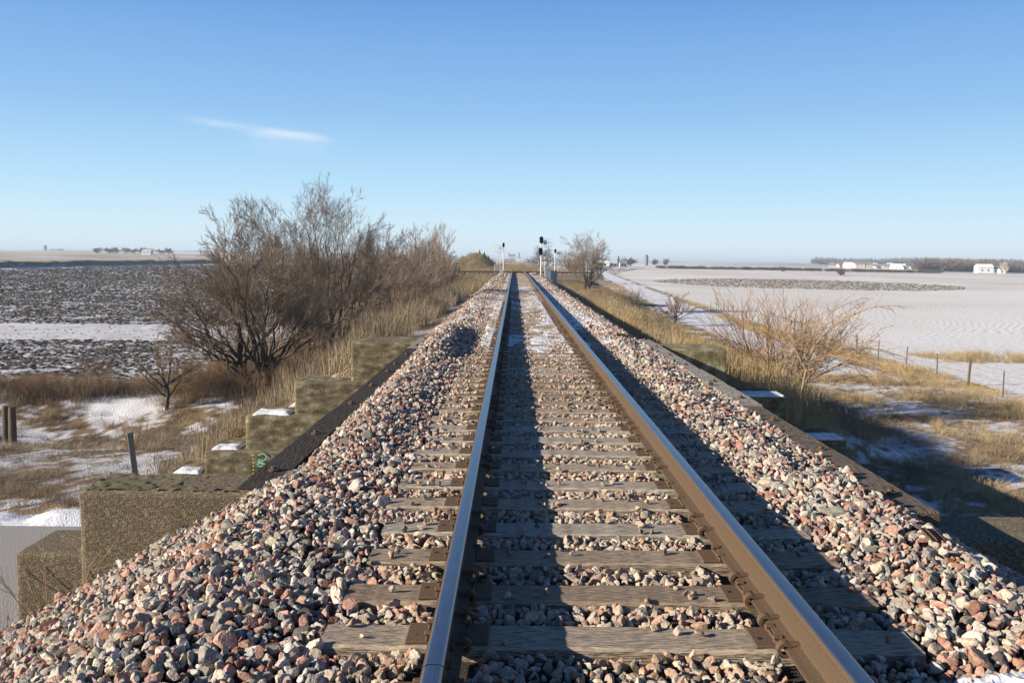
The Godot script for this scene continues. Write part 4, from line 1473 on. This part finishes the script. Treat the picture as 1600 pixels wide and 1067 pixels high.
	var am := bare(66, arch)
	plant_tree("bent_shrub", am, 6.75, 20.5, 0.0, Vector3(1.0, 1.0, 1.0), "small dark-stemmed shrub with arching tan branches leaning right", "shrub", "", TT)
	var om := crown_tree(70, {"stems": 1, "base": 0.02, "H": 2.9, "R": 1.5, "clear": 0.75, "limbs": 13, "low": -0.1, "radius": 0.07, "thin": 0.009, "kids": [7, 5, 3], "up": 0.06})
	plant_tree("small_tree", om, 13.2, 70.0, 0.0, Vector3(1.1, 0.95, 1.1), "little rounded bare tree beside the snowy strip on the right", "tree", "", [M.bark, material(lin(0.30, 0.2, 0.125), 0.9)])
	plant_tree("bare_tree", b, 7.1, 86.0, 0.5, Vector3(0.72, 0.72, 0.72), "bare tree on the right slope before the junction", "tree", "", TW)
	plant_tree("bare_shrub", shm, 8.0, 72.0, 1.0, Vector3(1.3, 1.35, 1.3), "pale open shrub on the right slope below the bare tree", "shrub", "", TT)
	plant_tree("bare_shrub", shm, 10.5, 78.0, 3.0, Vector3(1.5, 1.2, 1.5), "dull brown shrub beside the pale one on the right slope", "shrub", "", TW)
	# beyond the junction
	plant_tree("round_bush", e, 6.6, 205.0, 0.0, Vector3(1.9, 1.5, 1.9), "dense rounded bush beyond the junction left of the tall signal", "bush", "", TW)
	plant_tree("windswept_tree", b, 12.6, 190.0, 1.2, Vector3(0.85, 0.8, 0.85), "windswept bare tree behind the right signal", "tree", "", TW)
	plant_tree("round_bush", e, -11.0, 176.0, 0.0, Vector3(0.85, 0.42, 0.85), "low brown bush crowning the grassy mound", "bush", "", TW)
	for i in 3:
		var cd := conifer(80 + i)
		var x: float = [-6.6, -6.0, -8.0][i]
		var d: float = [168.0, 174.0, 178.0][i]
		var t := thing("cedar_shrub", Vector3(x, ground_h(x, d), -d), i * 1.3)
		t.scale = Vector3(0.34, 0.3, 0.34)
		tag(t, ["dark cedar at the right foot of the mound", "dark cedar highest on the mound's right flank", "dark cedar leftmost of three on the mound"][i], "shrub", "cedars on the mound")
		put("crown", cd, M.far_dark, t)

func conifer(sd: int) -> ArrayMesh:
	# many drooping sprays round a stem
	var rng := RandomNumberGenerator.new()
	rng.seed = sd
	var mb := MB.new()
	mb.tube(PackedVector3Array([Vector3(0, -0.2, 0), Vector3(0, 6.0, 0)]), PackedFloat32Array([0.14, 0.02]), 6)
	for i in 420:
		var f := rng.randf()
		var y := 0.3 + f * 5.6
		var R := 1.7 * (1.0 - f) + 0.12
		var a := rng.randf() * TAU
		var o := Vector3(cos(a), 0, sin(a))
		var q := Vector3(-o.z, 0, o.x)
		var p := Vector3(0, y, 0) + o * R * rng.randf_range(0.2, 0.75)
		var tip := p + o * R * 0.4 + Vector3(0, rng.randf_range(-0.2, 0.15), 0)
		mb.tri(p + q * 0.18, tip, p - q * 0.18 + Vector3(0, 0.06, 0))
		mb.tri(p + Vector3(0, 0.16, 0), tip, p - Vector3(0, 0.12, 0))
	return mb.mesh()

# ------------------------------------------------------------------ grass
func tuft(sd: int, blades: int, radius: float, height: float, lean: float, width: float, seed_heads := false) -> ArrayMesh:
	var rng := RandomNumberGenerator.new()
	rng.seed = sd
	var mb := MB.new()
	for i in blades:
		var a := rng.randf() * TAU
		var b := Vector3(cos(a), 0, sin(a)) * radius * sqrt(rng.randf())
		var h := height * rng.randf_range(0.45, 1.05)
		var la := rng.randf() * TAU
		var le := lean * rng.randf_range(0.2, 1.2) * h
		var out := Vector3(cos(la), 0, sin(la))
		var mid := b + out * le * 0.35 + Vector3(0, h * 0.55, 0)
		var tip := b + out * le + Vector3(0, h * rng.randf_range(0.82, 1.0), 0)
		var s := Vector3(-out.z, 0, out.x).rotated(Vector3.UP, rng.randf_range(-0.8, 0.8)) * width * rng.randf_range(0.7, 1.3)
		var k := rng.randf_range(0.68, 1.2)
		mb.col = Color(k, k * rng.randf_range(0.93, 1.03), k * rng.randf_range(0.82, 1.05))
		mb.quad(b - s, b + s, mid + s * 0.8, mid - s * 0.8)
		mb.tri(mid - s * 0.8, mid + s * 0.8, tip)
		if seed_heads and rng.randf() < 0.5:
			var q := Vector3(s.z, 0, -s.x) * 1.6
			mb.tri(tip - Vector3(0, 0.12, 0) - s * 2.0, tip - Vector3(0, 0.12, 0) + s * 2.0, tip + Vector3(0, 0.05, 0))
			mb.tri(tip - Vector3(0, 0.12, 0) - q, tip - Vector3(0, 0.12, 0) + q, tip + Vector3(0, 0.05, 0))
	return mb.mesh()

func grass() -> void:
	var rng := RandomNumberGenerator.new()
	rng.seed = 99
	var tall := [tuft(1, 60, 0.42, 1.0, 0.38, 0.0042, true), tuft(2, 56, 0.4, 1.0, 0.5, 0.0042, true), tuft(3, 64, 0.48, 1.0, 0.3, 0.004, true)]
	var low := [tuft(4, 44, 0.2, 1.0, 0.95, 0.0045), tuft(5, 40, 0.24, 1.0, 1.3, 0.0045), tuft(6, 48, 0.18, 1.0, 0.7, 0.004)]
	var gold := Color(0.47, 0.36, 0.19)
	var straw := Color(0.40, 0.335, 0.235)
	var brown := Color(0.255, 0.185, 0.125)
	var dull := Color(0.24, 0.185, 0.125)
	# zone: name, label, meshes, x0, x1, d0, d1, per m2, height lo, hi, colours, mask (min), thin-out
	var zones := [
		["tall_grass", "tall straw grass on the left embankment slope", tall, -9.2, -3.5, 18.9, 48.0, 9.0, 0.5, 0.95, [straw, straw, dull, straw], -0.6],
		["tall_grass", "tall straw grass farther along the left embankment", tall, -9.0, -3.5, 48.0, 112.0, 5.0, 0.5, 0.95, [straw, gold, straw, brown], -0.55],
		["rough_grass", "short matted grass on the snowy ground left of the steps", low, -30.0, -7.6, 17.4, 31.5, 11.0, 0.12, 0.32, [straw, brown, dull, straw], -0.1],
		["rough_grass", "matted dead grass on the slope beside the far left steps", low, -9.5, -4.6, 18.6, 31.0, 12.0, 0.25, 0.5, [straw, brown, brown, straw], -0.45],
		["weed_tufts", "scattered dry tufts standing out of the snow on the left", tall, -30.0, -7.0, 17.4, 30.5, 4.5, 0.16, 0.4, [straw, brown, dull], -0.3],
		["weed_tufts", "scattered dry tufts standing out of the snow on the right", tall, 7.5, 18.5, 9.0, 48.0, 3.5, 0.16, 0.4, [straw, gold, brown], -0.3],
		["edge_grass", "brown grass fringe along the ploughed field's near edge", tall, -34.0, -8.5, 29.8, 33.4, 9.0, 0.3, 0.75, [brown, straw, dull, brown], -0.25],
		["golden_grass", "tall golden grass on the right embankment beyond the deck", tall, 4.0, 8.0, 18.9, 46.0, 13.0, 0.6, 1.1, [gold, gold, straw], -0.6],
		["golden_grass", "golden grass farther along the right embankment", tall, 4.3, 7.6, 46.0, 100.0, 7.0, 0.4, 0.8, [gold, straw, gold, brown], -0.5],
		["rough_grass", "brown weeds around the tan willow on the right", tall, 7.5, 12.0, 22.0, 52.0, 4.5, 0.3, 0.65, [brown, straw, brown, dull], -0.3],
		["rough_grass", "matted grass on the snowy ground right of the embankment", low, 4.6, 19.0, 7.0, 46.0, 10.0, 0.16, 0.38, [straw, gold, brown], -0.08],
		["rough_grass", "matted grass between embankment and snowy strip", low, 7.6, 14.5, 46.0, 110.0, 5.0, 0.16, 0.34, [gold, straw, brown], -0.05],
		["fence_grass", "golden grass growing along the wire fence", tall, 18.3, 20.4, 17.0, 90.0, 8.0, 0.25, 0.5, [gold, gold, straw], -0.42],
		["fence_grass", "tan grass along the far field edge", tall, 19.5, 23.0, 90.0, 190.0, 1.2, 0.3, 0.5, [gold, straw], -0.35],
		["field_grass", "strip of golden grass lying across the right field", low, 23.0, 44.0, 45.5, 49.5, 11.0, 0.3, 0.6, [gold, gold, straw], -0.12],
		["weeds", "dry brown weeds below the ballast slope at the left front", tall, -7.5, -4.05, 2.5, 6.1, 22.0, 0.2, 0.6, [brown, straw, dull], -0.5],
		["weeds", "dry weeds below the ballast slope at the right front", tall, 3.9, 7.0, 2.5, 5.8, 12.0, 0.2, 0.5, [brown, straw, dull], -0.4],
		["mound_grass", "dry grass covering the mound by the junction", tall, -19.0, -3.0, 112.0, 200.0, 3.0, 0.6, 1.0, [gold, straw, brown], -0.8],
		["rough_grass", "dry grass around the junction on the right", tall, 6.5, 17.0, 100.0, 190.0, 1.4, 0.3, 0.6, [gold, straw, brown], -0.4],
		["rough_grass", "dry grass straight ahead beyond the junction", tall, -6.0, 10.0, 104.0, 210.0, 1.4, 0.5, 1.0, [gold, straw, brown], -0.5]]
	for zn in zones:
		var meshes: Array = zn[2]
		var area: float = (zn[4] - zn[3]) * (zn[6] - zn[5])
		var count := int(area * zn[7])
		var lists := [[], [], []]
		var cl := [PackedColorArray(), PackedColorArray(), PackedColorArray()]
		for i in count:
			var x := rng.randf_range(zn[3], zn[4])
			var d := rng.randf_range(zn[5], zn[6])
			if x < -0.48 - 0.66 * d - 2.0 or x > 0.66 * d + 2.0: continue
			if d > 6.0 and d < 17.0 and absf(x) < 40.0 and d < 16.8 and x < 0.0: continue
			if d < 17.0 and d > 5.6 and x > 0.0 and x < 4.5: continue
			if x > 10.0 and d > 40.0 and absf(x - ditch_x(d)) < 1.7 + sstep(40.0, 90.0, d) * 0.6: continue
			if x > field_edge(d) + 0.4 and d > 55.0 and d < 480.0: continue
			if -snow_mask(x, d) < zn[11] + rng.randfn() * 0.28: continue
			var patch := noise.get_noise_2d(x * 1.1 + 30.0, d * 1.1)
			var h := rng.randf_range(zn[8], zn[9]) * (1.0 + patch * 0.6)
			var w := (lerpf(0.7, 1.0, h) if zn[0] != "weed_tufts" else 0.45) * (1.0 if d < 50.0 else 1.5)
			var k := rng.randi() % 3
			lists[k].append(Transform3D(Basis(Vector3.UP, rng.randf() * TAU).scaled(Vector3(w, h, w)), Vector3(x, ground_h(x, d) - 0.03, -d)))
			var cs: Array = zn[10]
			var ci := clampi(int((noise2.get_noise_2d(x * 2.0, d * 2.0) * 0.9 + 0.5 + rng.randf_range(-0.3, 0.3)) * cs.size()), 0, cs.size() - 1)
			var e := rng.randf_range(0.8, 1.2)
			cl[k].push_back(Color(cs[ci].r * e, cs[ci].g * e, cs[ci].b * e))
		for k in 3:
			if lists[k].size() == 0: continue
			var o := many(zn[0], meshes[k], M.grass, lists[k], cl[k])
			tag(o, zn[1], "", "", "stuff")
	# long dead stalks against the near wall
	var st := {"stems": 12, "lean": 0.9, "height": 0.9, "radius": 0.004, "levels": 1, "kids": [2], "ratio": 0.4, "ang": 25.0, "wobble": 0.05, "up": 0.0, "thin": 0.0022, "from": 0.5, "base": 0.1, "segs": [4, 3]}
	var sm := bare(91, st)
	for q in [[-3.95, 5.95, "dry pale stalks leaning on the lower step of the near wall"], [-4.5, 5.6, "dry pale stalks at the left end of the near wall"]]:
		var t := thing("dry_weed", Vector3(q[0], ballast_h(q[0], q[1]) - 0.05, -q[1]), q[0])
		tag(t, q[2], "weed")
		put("stems", sm[0], M.twig_tan, t)

# ------------------------------------------------------------------ fences
func fences() -> void:
	# two thick posts at the left edge
	for i in 2:
		var x: float = [-16.47, -16.86][i]
		var d: float = [25.9, 26.2][i]
		var mb := MB.new()
		var pts := PackedVector3Array()
		var rad := PackedFloat32Array()
		for k in 7:
			pts.push_back(Vector3(0.03 * k / 6.0 + 0.008 * sin(k * 2.1), -0.4 + k * 0.265, 0.01 * cos(k * 1.7)))
			rad.push_back(0.125 - 0.003 * k + 0.004 * sin(k * 3.0))
		mb.tube(pts, rad, 10)
		mb.cap(pts[6], Vector3.UP, rad[6], 10)
		var o := put("fence_post", mb.mesh(), M.post)
		o.position = Vector3(x, ground_h(x, d), -d)
		tag(o, ["thick weathered wooden fence post beside the ploughed field", "reddish wooden post cut off by the picture's left edge"][i], "post", "old fence posts on the left")
	var lp := MB.new()
	lp.box(Vector3(-0.045, -0.5, -0.045), Vector3(0.075, 1.5, 0.045), 0.012)
	var lo := put("leaning_post", lp.mesh(), M.post_grey)
	lo.position = Vector3(-9.05, ground_h(-9.05, 18.4), -18.4)
	lo.rotation = Vector3(0.05, 0.3, 0.075)
	tag(lo, "slim grey leaning post behind the near concrete wall", "post")
	# wire fence along the right field
	var t := thing("wire_fence")
	tag(t, "wire fence on thin posts along the edge of the right field", "fence")
	var prev: Variant = null
	var d := 22.0
	var k := 0
	while d < 92.0:
		var x := maxf(19.35, field_edge(d) - 0.9) + 0.15 * sin(k * 1.3)
		var y := ground_h(x, d)
		var pb := MB.new()
		var wood := k % 4 == 1
		if wood: pb.rod(Vector3(0, -0.3, 0), Vector3(0.03, 1.25, 0), 0.055, 8)
		else: pb.box(Vector3(-0.022, -0.3, -0.022), Vector3(0.022, 1.2 + 0.1 * sin(k * 2.7), 0.022), 0.004)
		var p := put("post", pb.mesh(), M.post if wood else M.wire, t)
		p.position = Vector3(x, y, -d)
		p.rotation.z = 0.03 * sin(k * 2.3)
		var top := Vector3(x, y, -d)
		if prev != null:
			for hh in [0.35, 0.65, 0.95, 1.15]:
				var wb := MB.new()
				wb.tube(PackedVector3Array([prev + Vector3(0, hh, 0), (prev + top) * 0.5 + Vector3(0, hh - 0.02, 0), top + Vector3(0, hh, 0)]), PackedFloat32Array([0.004, 0.004, 0.004]), 3)
				put("wire", wb.mesh(), M.wire, t)
		prev = top
		d += 2.95
		k += 1

# ------------------------------------------------------------------ far things
func house(called: String, x: float, d: float, size: Vector3, wall: Material, roof: Material, label: String, category: String, group := "", turn := 0.0) -> void:
	var t := thing(called, Vector3(x, ground_h(x, d) - 0.2, -d), turn)
	tag(t, label, category, group)
	var mb := MB.new()
	var h := size
	mb.box(Vector3(-h.x / 2, 0, -h.z / 2), Vector3(h.x / 2, h.y, h.z / 2))
	var pk := h.y + h.z * 0.32
	for s in [-1.0, 1.0]:
		var a := Vector3(s * h.x / 2, h.y, h.z / 2)
		var b := Vector3(s * h.x / 2, h.y, -h.z / 2)
		var c := Vector3(s * h.x / 2, pk, 0)
		if s > 0: mb.tri(a, b, c)
		else: mb.tri(b, a, c)
	put("wall", mb.mesh(), wall, t)
	var rb := MB.new()
	var ov := 0.35
	for s in [-1.0, 1.0]:
		var e := Vector3(0, h.y - 0.2, s * (h.z / 2 + ov))
		var r := Vector3(0, pk + 0.12, 0)
		var X := Vector3(h.x / 2 + ov, 0, 0)
		var th := Vector3(0, 0.18, 0)
		if s > 0:
			rb.quad(e - X + th, e + X + th, r + X + th, r - X + th)
			rb.quad(e + X, e - X, r - X, r + X)
			rb.quad(e - X, e + X, e + X + th, e - X + th)
		else:
			rb.quad(e + X + th, e - X + th, r - X + th, r + X + th)
			rb.quad(e - X, e + X, r + X, r - X)
			rb.quad(e + X, e - X, e - X + th, e + X + th)
	put("roof", rb.mesh(), roof, t)
	for i in 2:
		var wb := MB.new()
		wb.box(Vector3(-h.x * 0.28 + i * h.x * 0.4, h.y * 0.35, h.z / 2), Vector3(-h.x * 0.28 + i * h.x * 0.4 + 1.1, h.y * 0.35 + 1.2, h.z / 2 + 0.05))
		put("window", wb.mesh(), M.black, t)

func silo(x: float, d: float, r: float, h: float, label: String) -> void:
	var t := thing("silo", Vector3(x, ground_h(x, d) - 0.3, -d))
	tag(t, label, "silo", "farm silos on the skyline")
	var mb := MB.new()
	mb.tube(PackedVector3Array([Vector3(0, 0, 0), Vector3(0, h, 0)]), PackedFloat32Array([r, r]), 16)
	put("shell", mb.mesh(), M.silo, t)
	var db := MB.new()
	db.tube(PackedVector3Array([Vector3(0, h, 0), Vector3(0, h + r * 0.5, 0), Vector3(0, h + r * 0.8, 0)]), PackedFloat32Array([r, r * 0.75, 0.05]), 16)
	put("dome", db.mesh(), M.silo, t)

func far_things() -> void:
	var px := func(p: float, d: float) -> float: return -0.48 + (p - 804.0) * d / 1291.0
	# far bare trees: coarse enough to read at their size
	var fo := {"stems": 2, "lean": 0.25, "height": 8.0, "radius": 0.3, "levels": 3, "kids": [9, 8, 7], "ratio": [1.0, 0.6, 0.55], "ang": 40.0, "wobble": 0.1, "up": 0.05, "thin": 0.085, "from": 0.25, "segs": [4, 3, 3, 2]}
	var ft := [bare(201, fo), bare(202, fo), bare(203, fo)]
	var FT := [M.far_twig, M.far_twig]
	var left := [[155, 900, 0.9, "far bare tree, leftmost of the clumps on the left skyline"], [172, 905, 0.85, "broad far bare tree second on the left skyline"], [183, 915, 0.8, "far bare tree third on the left skyline"], [198, 910, 0.9, "far bare tree standing apart on the left skyline"], [212, 930, 0.75, "low far tree right of the lone one on the left skyline"], [224, 925, 0.8, "far tree before the small white farm building"], [236, 935, 0.8, "far tree above the small white farm building"], [252, 930, 0.75, "far tree at the edge of the big near crown"], [266, 940, 0.8, "far tree half behind the big tree's left twigs"]]
	for i in left.size():
		var e: Array = left[i]
		var x: float = px.call(e[0], e[1])
		plant_tree("skyline_tree", ft[i % 3], x, e[1], i * 1.1, Vector3(1.35, 0.8, 1.35) * e[2], e[3], "tree", "trees on the left skyline", FT)
	house("farm_building", px.call(232, 880), 880, Vector3(9, 3, 7), M.white, M.silver, "small white farm building among the left skyline trees", "building")
	silo(px.call(73, 1900), 1900, 3.6, 14, "tall dark silo on the far left skyline")
	house("farm_building", px.call(86, 1900), 1900, Vector3(16, 4, 10), M.white, M.roof, "low white barn just right of the left skyline silo", "building")
	house("farm_building", px.call(97, 1905), 1905, Vector3(10, 5, 10), M.wall_tan, M.roof, "small barn at the end of the left skyline farm", "building")
	silo(px.call(795, 1500), 1500, 1.3, 10.5, "left of two dark silos above the vanishing point")
	silo(px.call(811, 1500), 1500, 1.2, 9.0, "right of two dark silos above the vanishing point")
	house("farm_building", px.call(800, 1480), 1480, Vector3(12, 4, 9), M.wall_tan, M.roof, "small farm building between the two central silos", "building")
	# right of centre: farmstead
	for e in [[938, 560, 0.62, "bare farmstead tree above the white shed, leftmost"], [949, 575, 0.6, "bare farmstead tree left of the spruce"], [978, 570, 0.7, "rounded bare tree right of the spruce"], [985, 575, 0.68, "second rounded bare tree right of the spruce"], [1022, 640, 0.5, "small tree right of the farm silo"], [1040, 645, 0.55, "last farmstead tree on the hedge line"]]:
		var x: float = px.call(e[0], e[1])
		plant_tree("farmstead_tree", ft[int(e[0]) % 3], x, e[1], e[0], Vector3(1.2, 0.9, 1.2) * e[2], e[3], "tree", "trees round the right farmstead", FT)
	var sx: float = px.call(966, 560)
	var ct := thing("spruce_tree", Vector3(sx, ground_h(sx, 560), -560))
	ct.scale = Vector3(1.15, 1.25, 1.15)
	tag(ct, "dark pointed spruce standing in the right farmstead", "tree")
	put("crown", conifer(95), M.far_dark, ct)
	house("farm_building", px.call(941, 540), 540, Vector3(7.5, 2.6, 5), M.white, M.white, "white shed left of the spruce at the farmstead", "building")
	house("farm_building", px.call(957, 545), 545, Vector3(5, 2.6, 5), M.white, M.silver, "small white building at the foot of the spruce", "building")
	house("farm_building", px.call(973, 550), 550, Vector3(4.5, 2.6, 5), M.white, M.roof, "white house right of the spruce", "building")
	silo(px.call(1009, 640), 640, 1.5, 7.5, "slim grey silo at the right farmstead")
	# hedge line at the far end of the right field
	var rng := RandomNumberGenerator.new()
	rng.seed = 123
	var where := []
	var cols := PackedColorArray()
	for i in 420:
		var t := rng.randf()
		var d := 486.0 + rng.randf_range(-3.0, 6.0)
		var x := lerpf(84.0, 250.0, t)
		var s := rng.randf_range(0.10, 0.22)
		where.append(Transform3D(Basis(Vector3.UP, rng.randf() * TAU).scaled(Vector3(s * 1.6, s, s * 1.6)), Vector3(x, ground_h(x, d) - 0.1, -d)))
		cols.push_back(Color.WHITE)
	tag(many("hedge_row", ft[0][1], M.far_twig, where, cols), "dark scrubby hedge along the far edge of the right field", "", "", "stuff")
	# the wooded valley and the town on the right
	where = []
	cols = PackedColorArray()
	for i in 900:
		var p := 1750.0 - 320.0 * sqrt(rng.randf())
		var d := rng.randf_range(660.0, 900.0)
		var x: float = px.call(p, d)
		var s := rng.randf_range(0.75, 1.1)
		where.append(Transform3D(Basis(Vector3.UP, rng.randf() * TAU).scaled(Vector3(s * 1.25, s * 0.95, s * 1.25)), Vector3(x, ground_h(x, d) - 0.2, -d)))
		cols.push_back(Color.WHITE)
	for i in 1100:
		var p := rng.randf_range(1270.0, 1700.0)
		var d := rng.randf_range(1500.0, 1900.0)
		var x: float = px.call(p, d)
		var s := rng.randf_range(0.9, 1.35)
		where.append(Transform3D(Basis(Vector3.UP, rng.randf() * TAU).scaled(Vector3(s * 1.4, s, s * 1.4)), Vector3(x, ground_h(x, d) - 0.2, -d)))
		cols.push_back(Color.WHITE)
	tag(many("woods", ft[1][1], material(lin(0.20, 0.155, 0.13), 0.95), where, cols), "grey-brown winter woods along the right horizon", "", "", "stuff")
	house("farm_building", px.call(1534, 610), 610, Vector3(11, 4.6, 6), M.white, M.white, "long white building at the edge of the right-hand woods", "building")
	house("farm_building", px.call(1552, 612), 612, Vector3(7.5, 3.6, 6), M.white, M.roof, "dark-roofed white house beside the long white building", "building")
	house("farm_building", px.call(1562, 606), 606, Vector3(4, 2.6, 4), M.white, M.roof, "small white outbuilding right of the dark-roofed house", "building")
	plant_tree("pale_tree", ft[2], px.call(1567, 600), 600, 0.4, Vector3(0.7, 0.72, 0.7), "pale bare tree right of the white buildings", "tree", "", [M.white, material(lin(0.5, 0.45, 0.4), 0.9)])
	for i in 34:
		var p := 1300.0 + i * 4.2 + rng.randf_range(-2.0, 2.0)
		var d := rng.randf_range(900.0, 1120.0)
		var wallm: Material = M.white if rng.randf() < 0.75 else M.wall_tan
		house("town_house", px.call(p, d), d, Vector3(rng.randf_range(5, 10), rng.randf_range(3, 4.5), 7), wallm, M.roof_red if rng.randf() < 0.2 else (M.white if rng.randf() < 0.4 else M.roof), "small pale house in the distant town on the right horizon", "house", "houses of the distant town", rng.randf_range(-0.5, 0.5))
	for e in [[1312, 330, 0.3, "lone low bush in the right field's far part"], [1221, 420, 0.32, "lone reddish bush on the pale field near the hedge"]]:
		var x: float = px.call(e[0], e[1])
		plant_tree("field_bush", ft[2], x, e[1], 0.0, Vector3(e[2] * 1.6, e[2] * 0.8, e[2] * 1.6), e[3], "bush", "", FT)
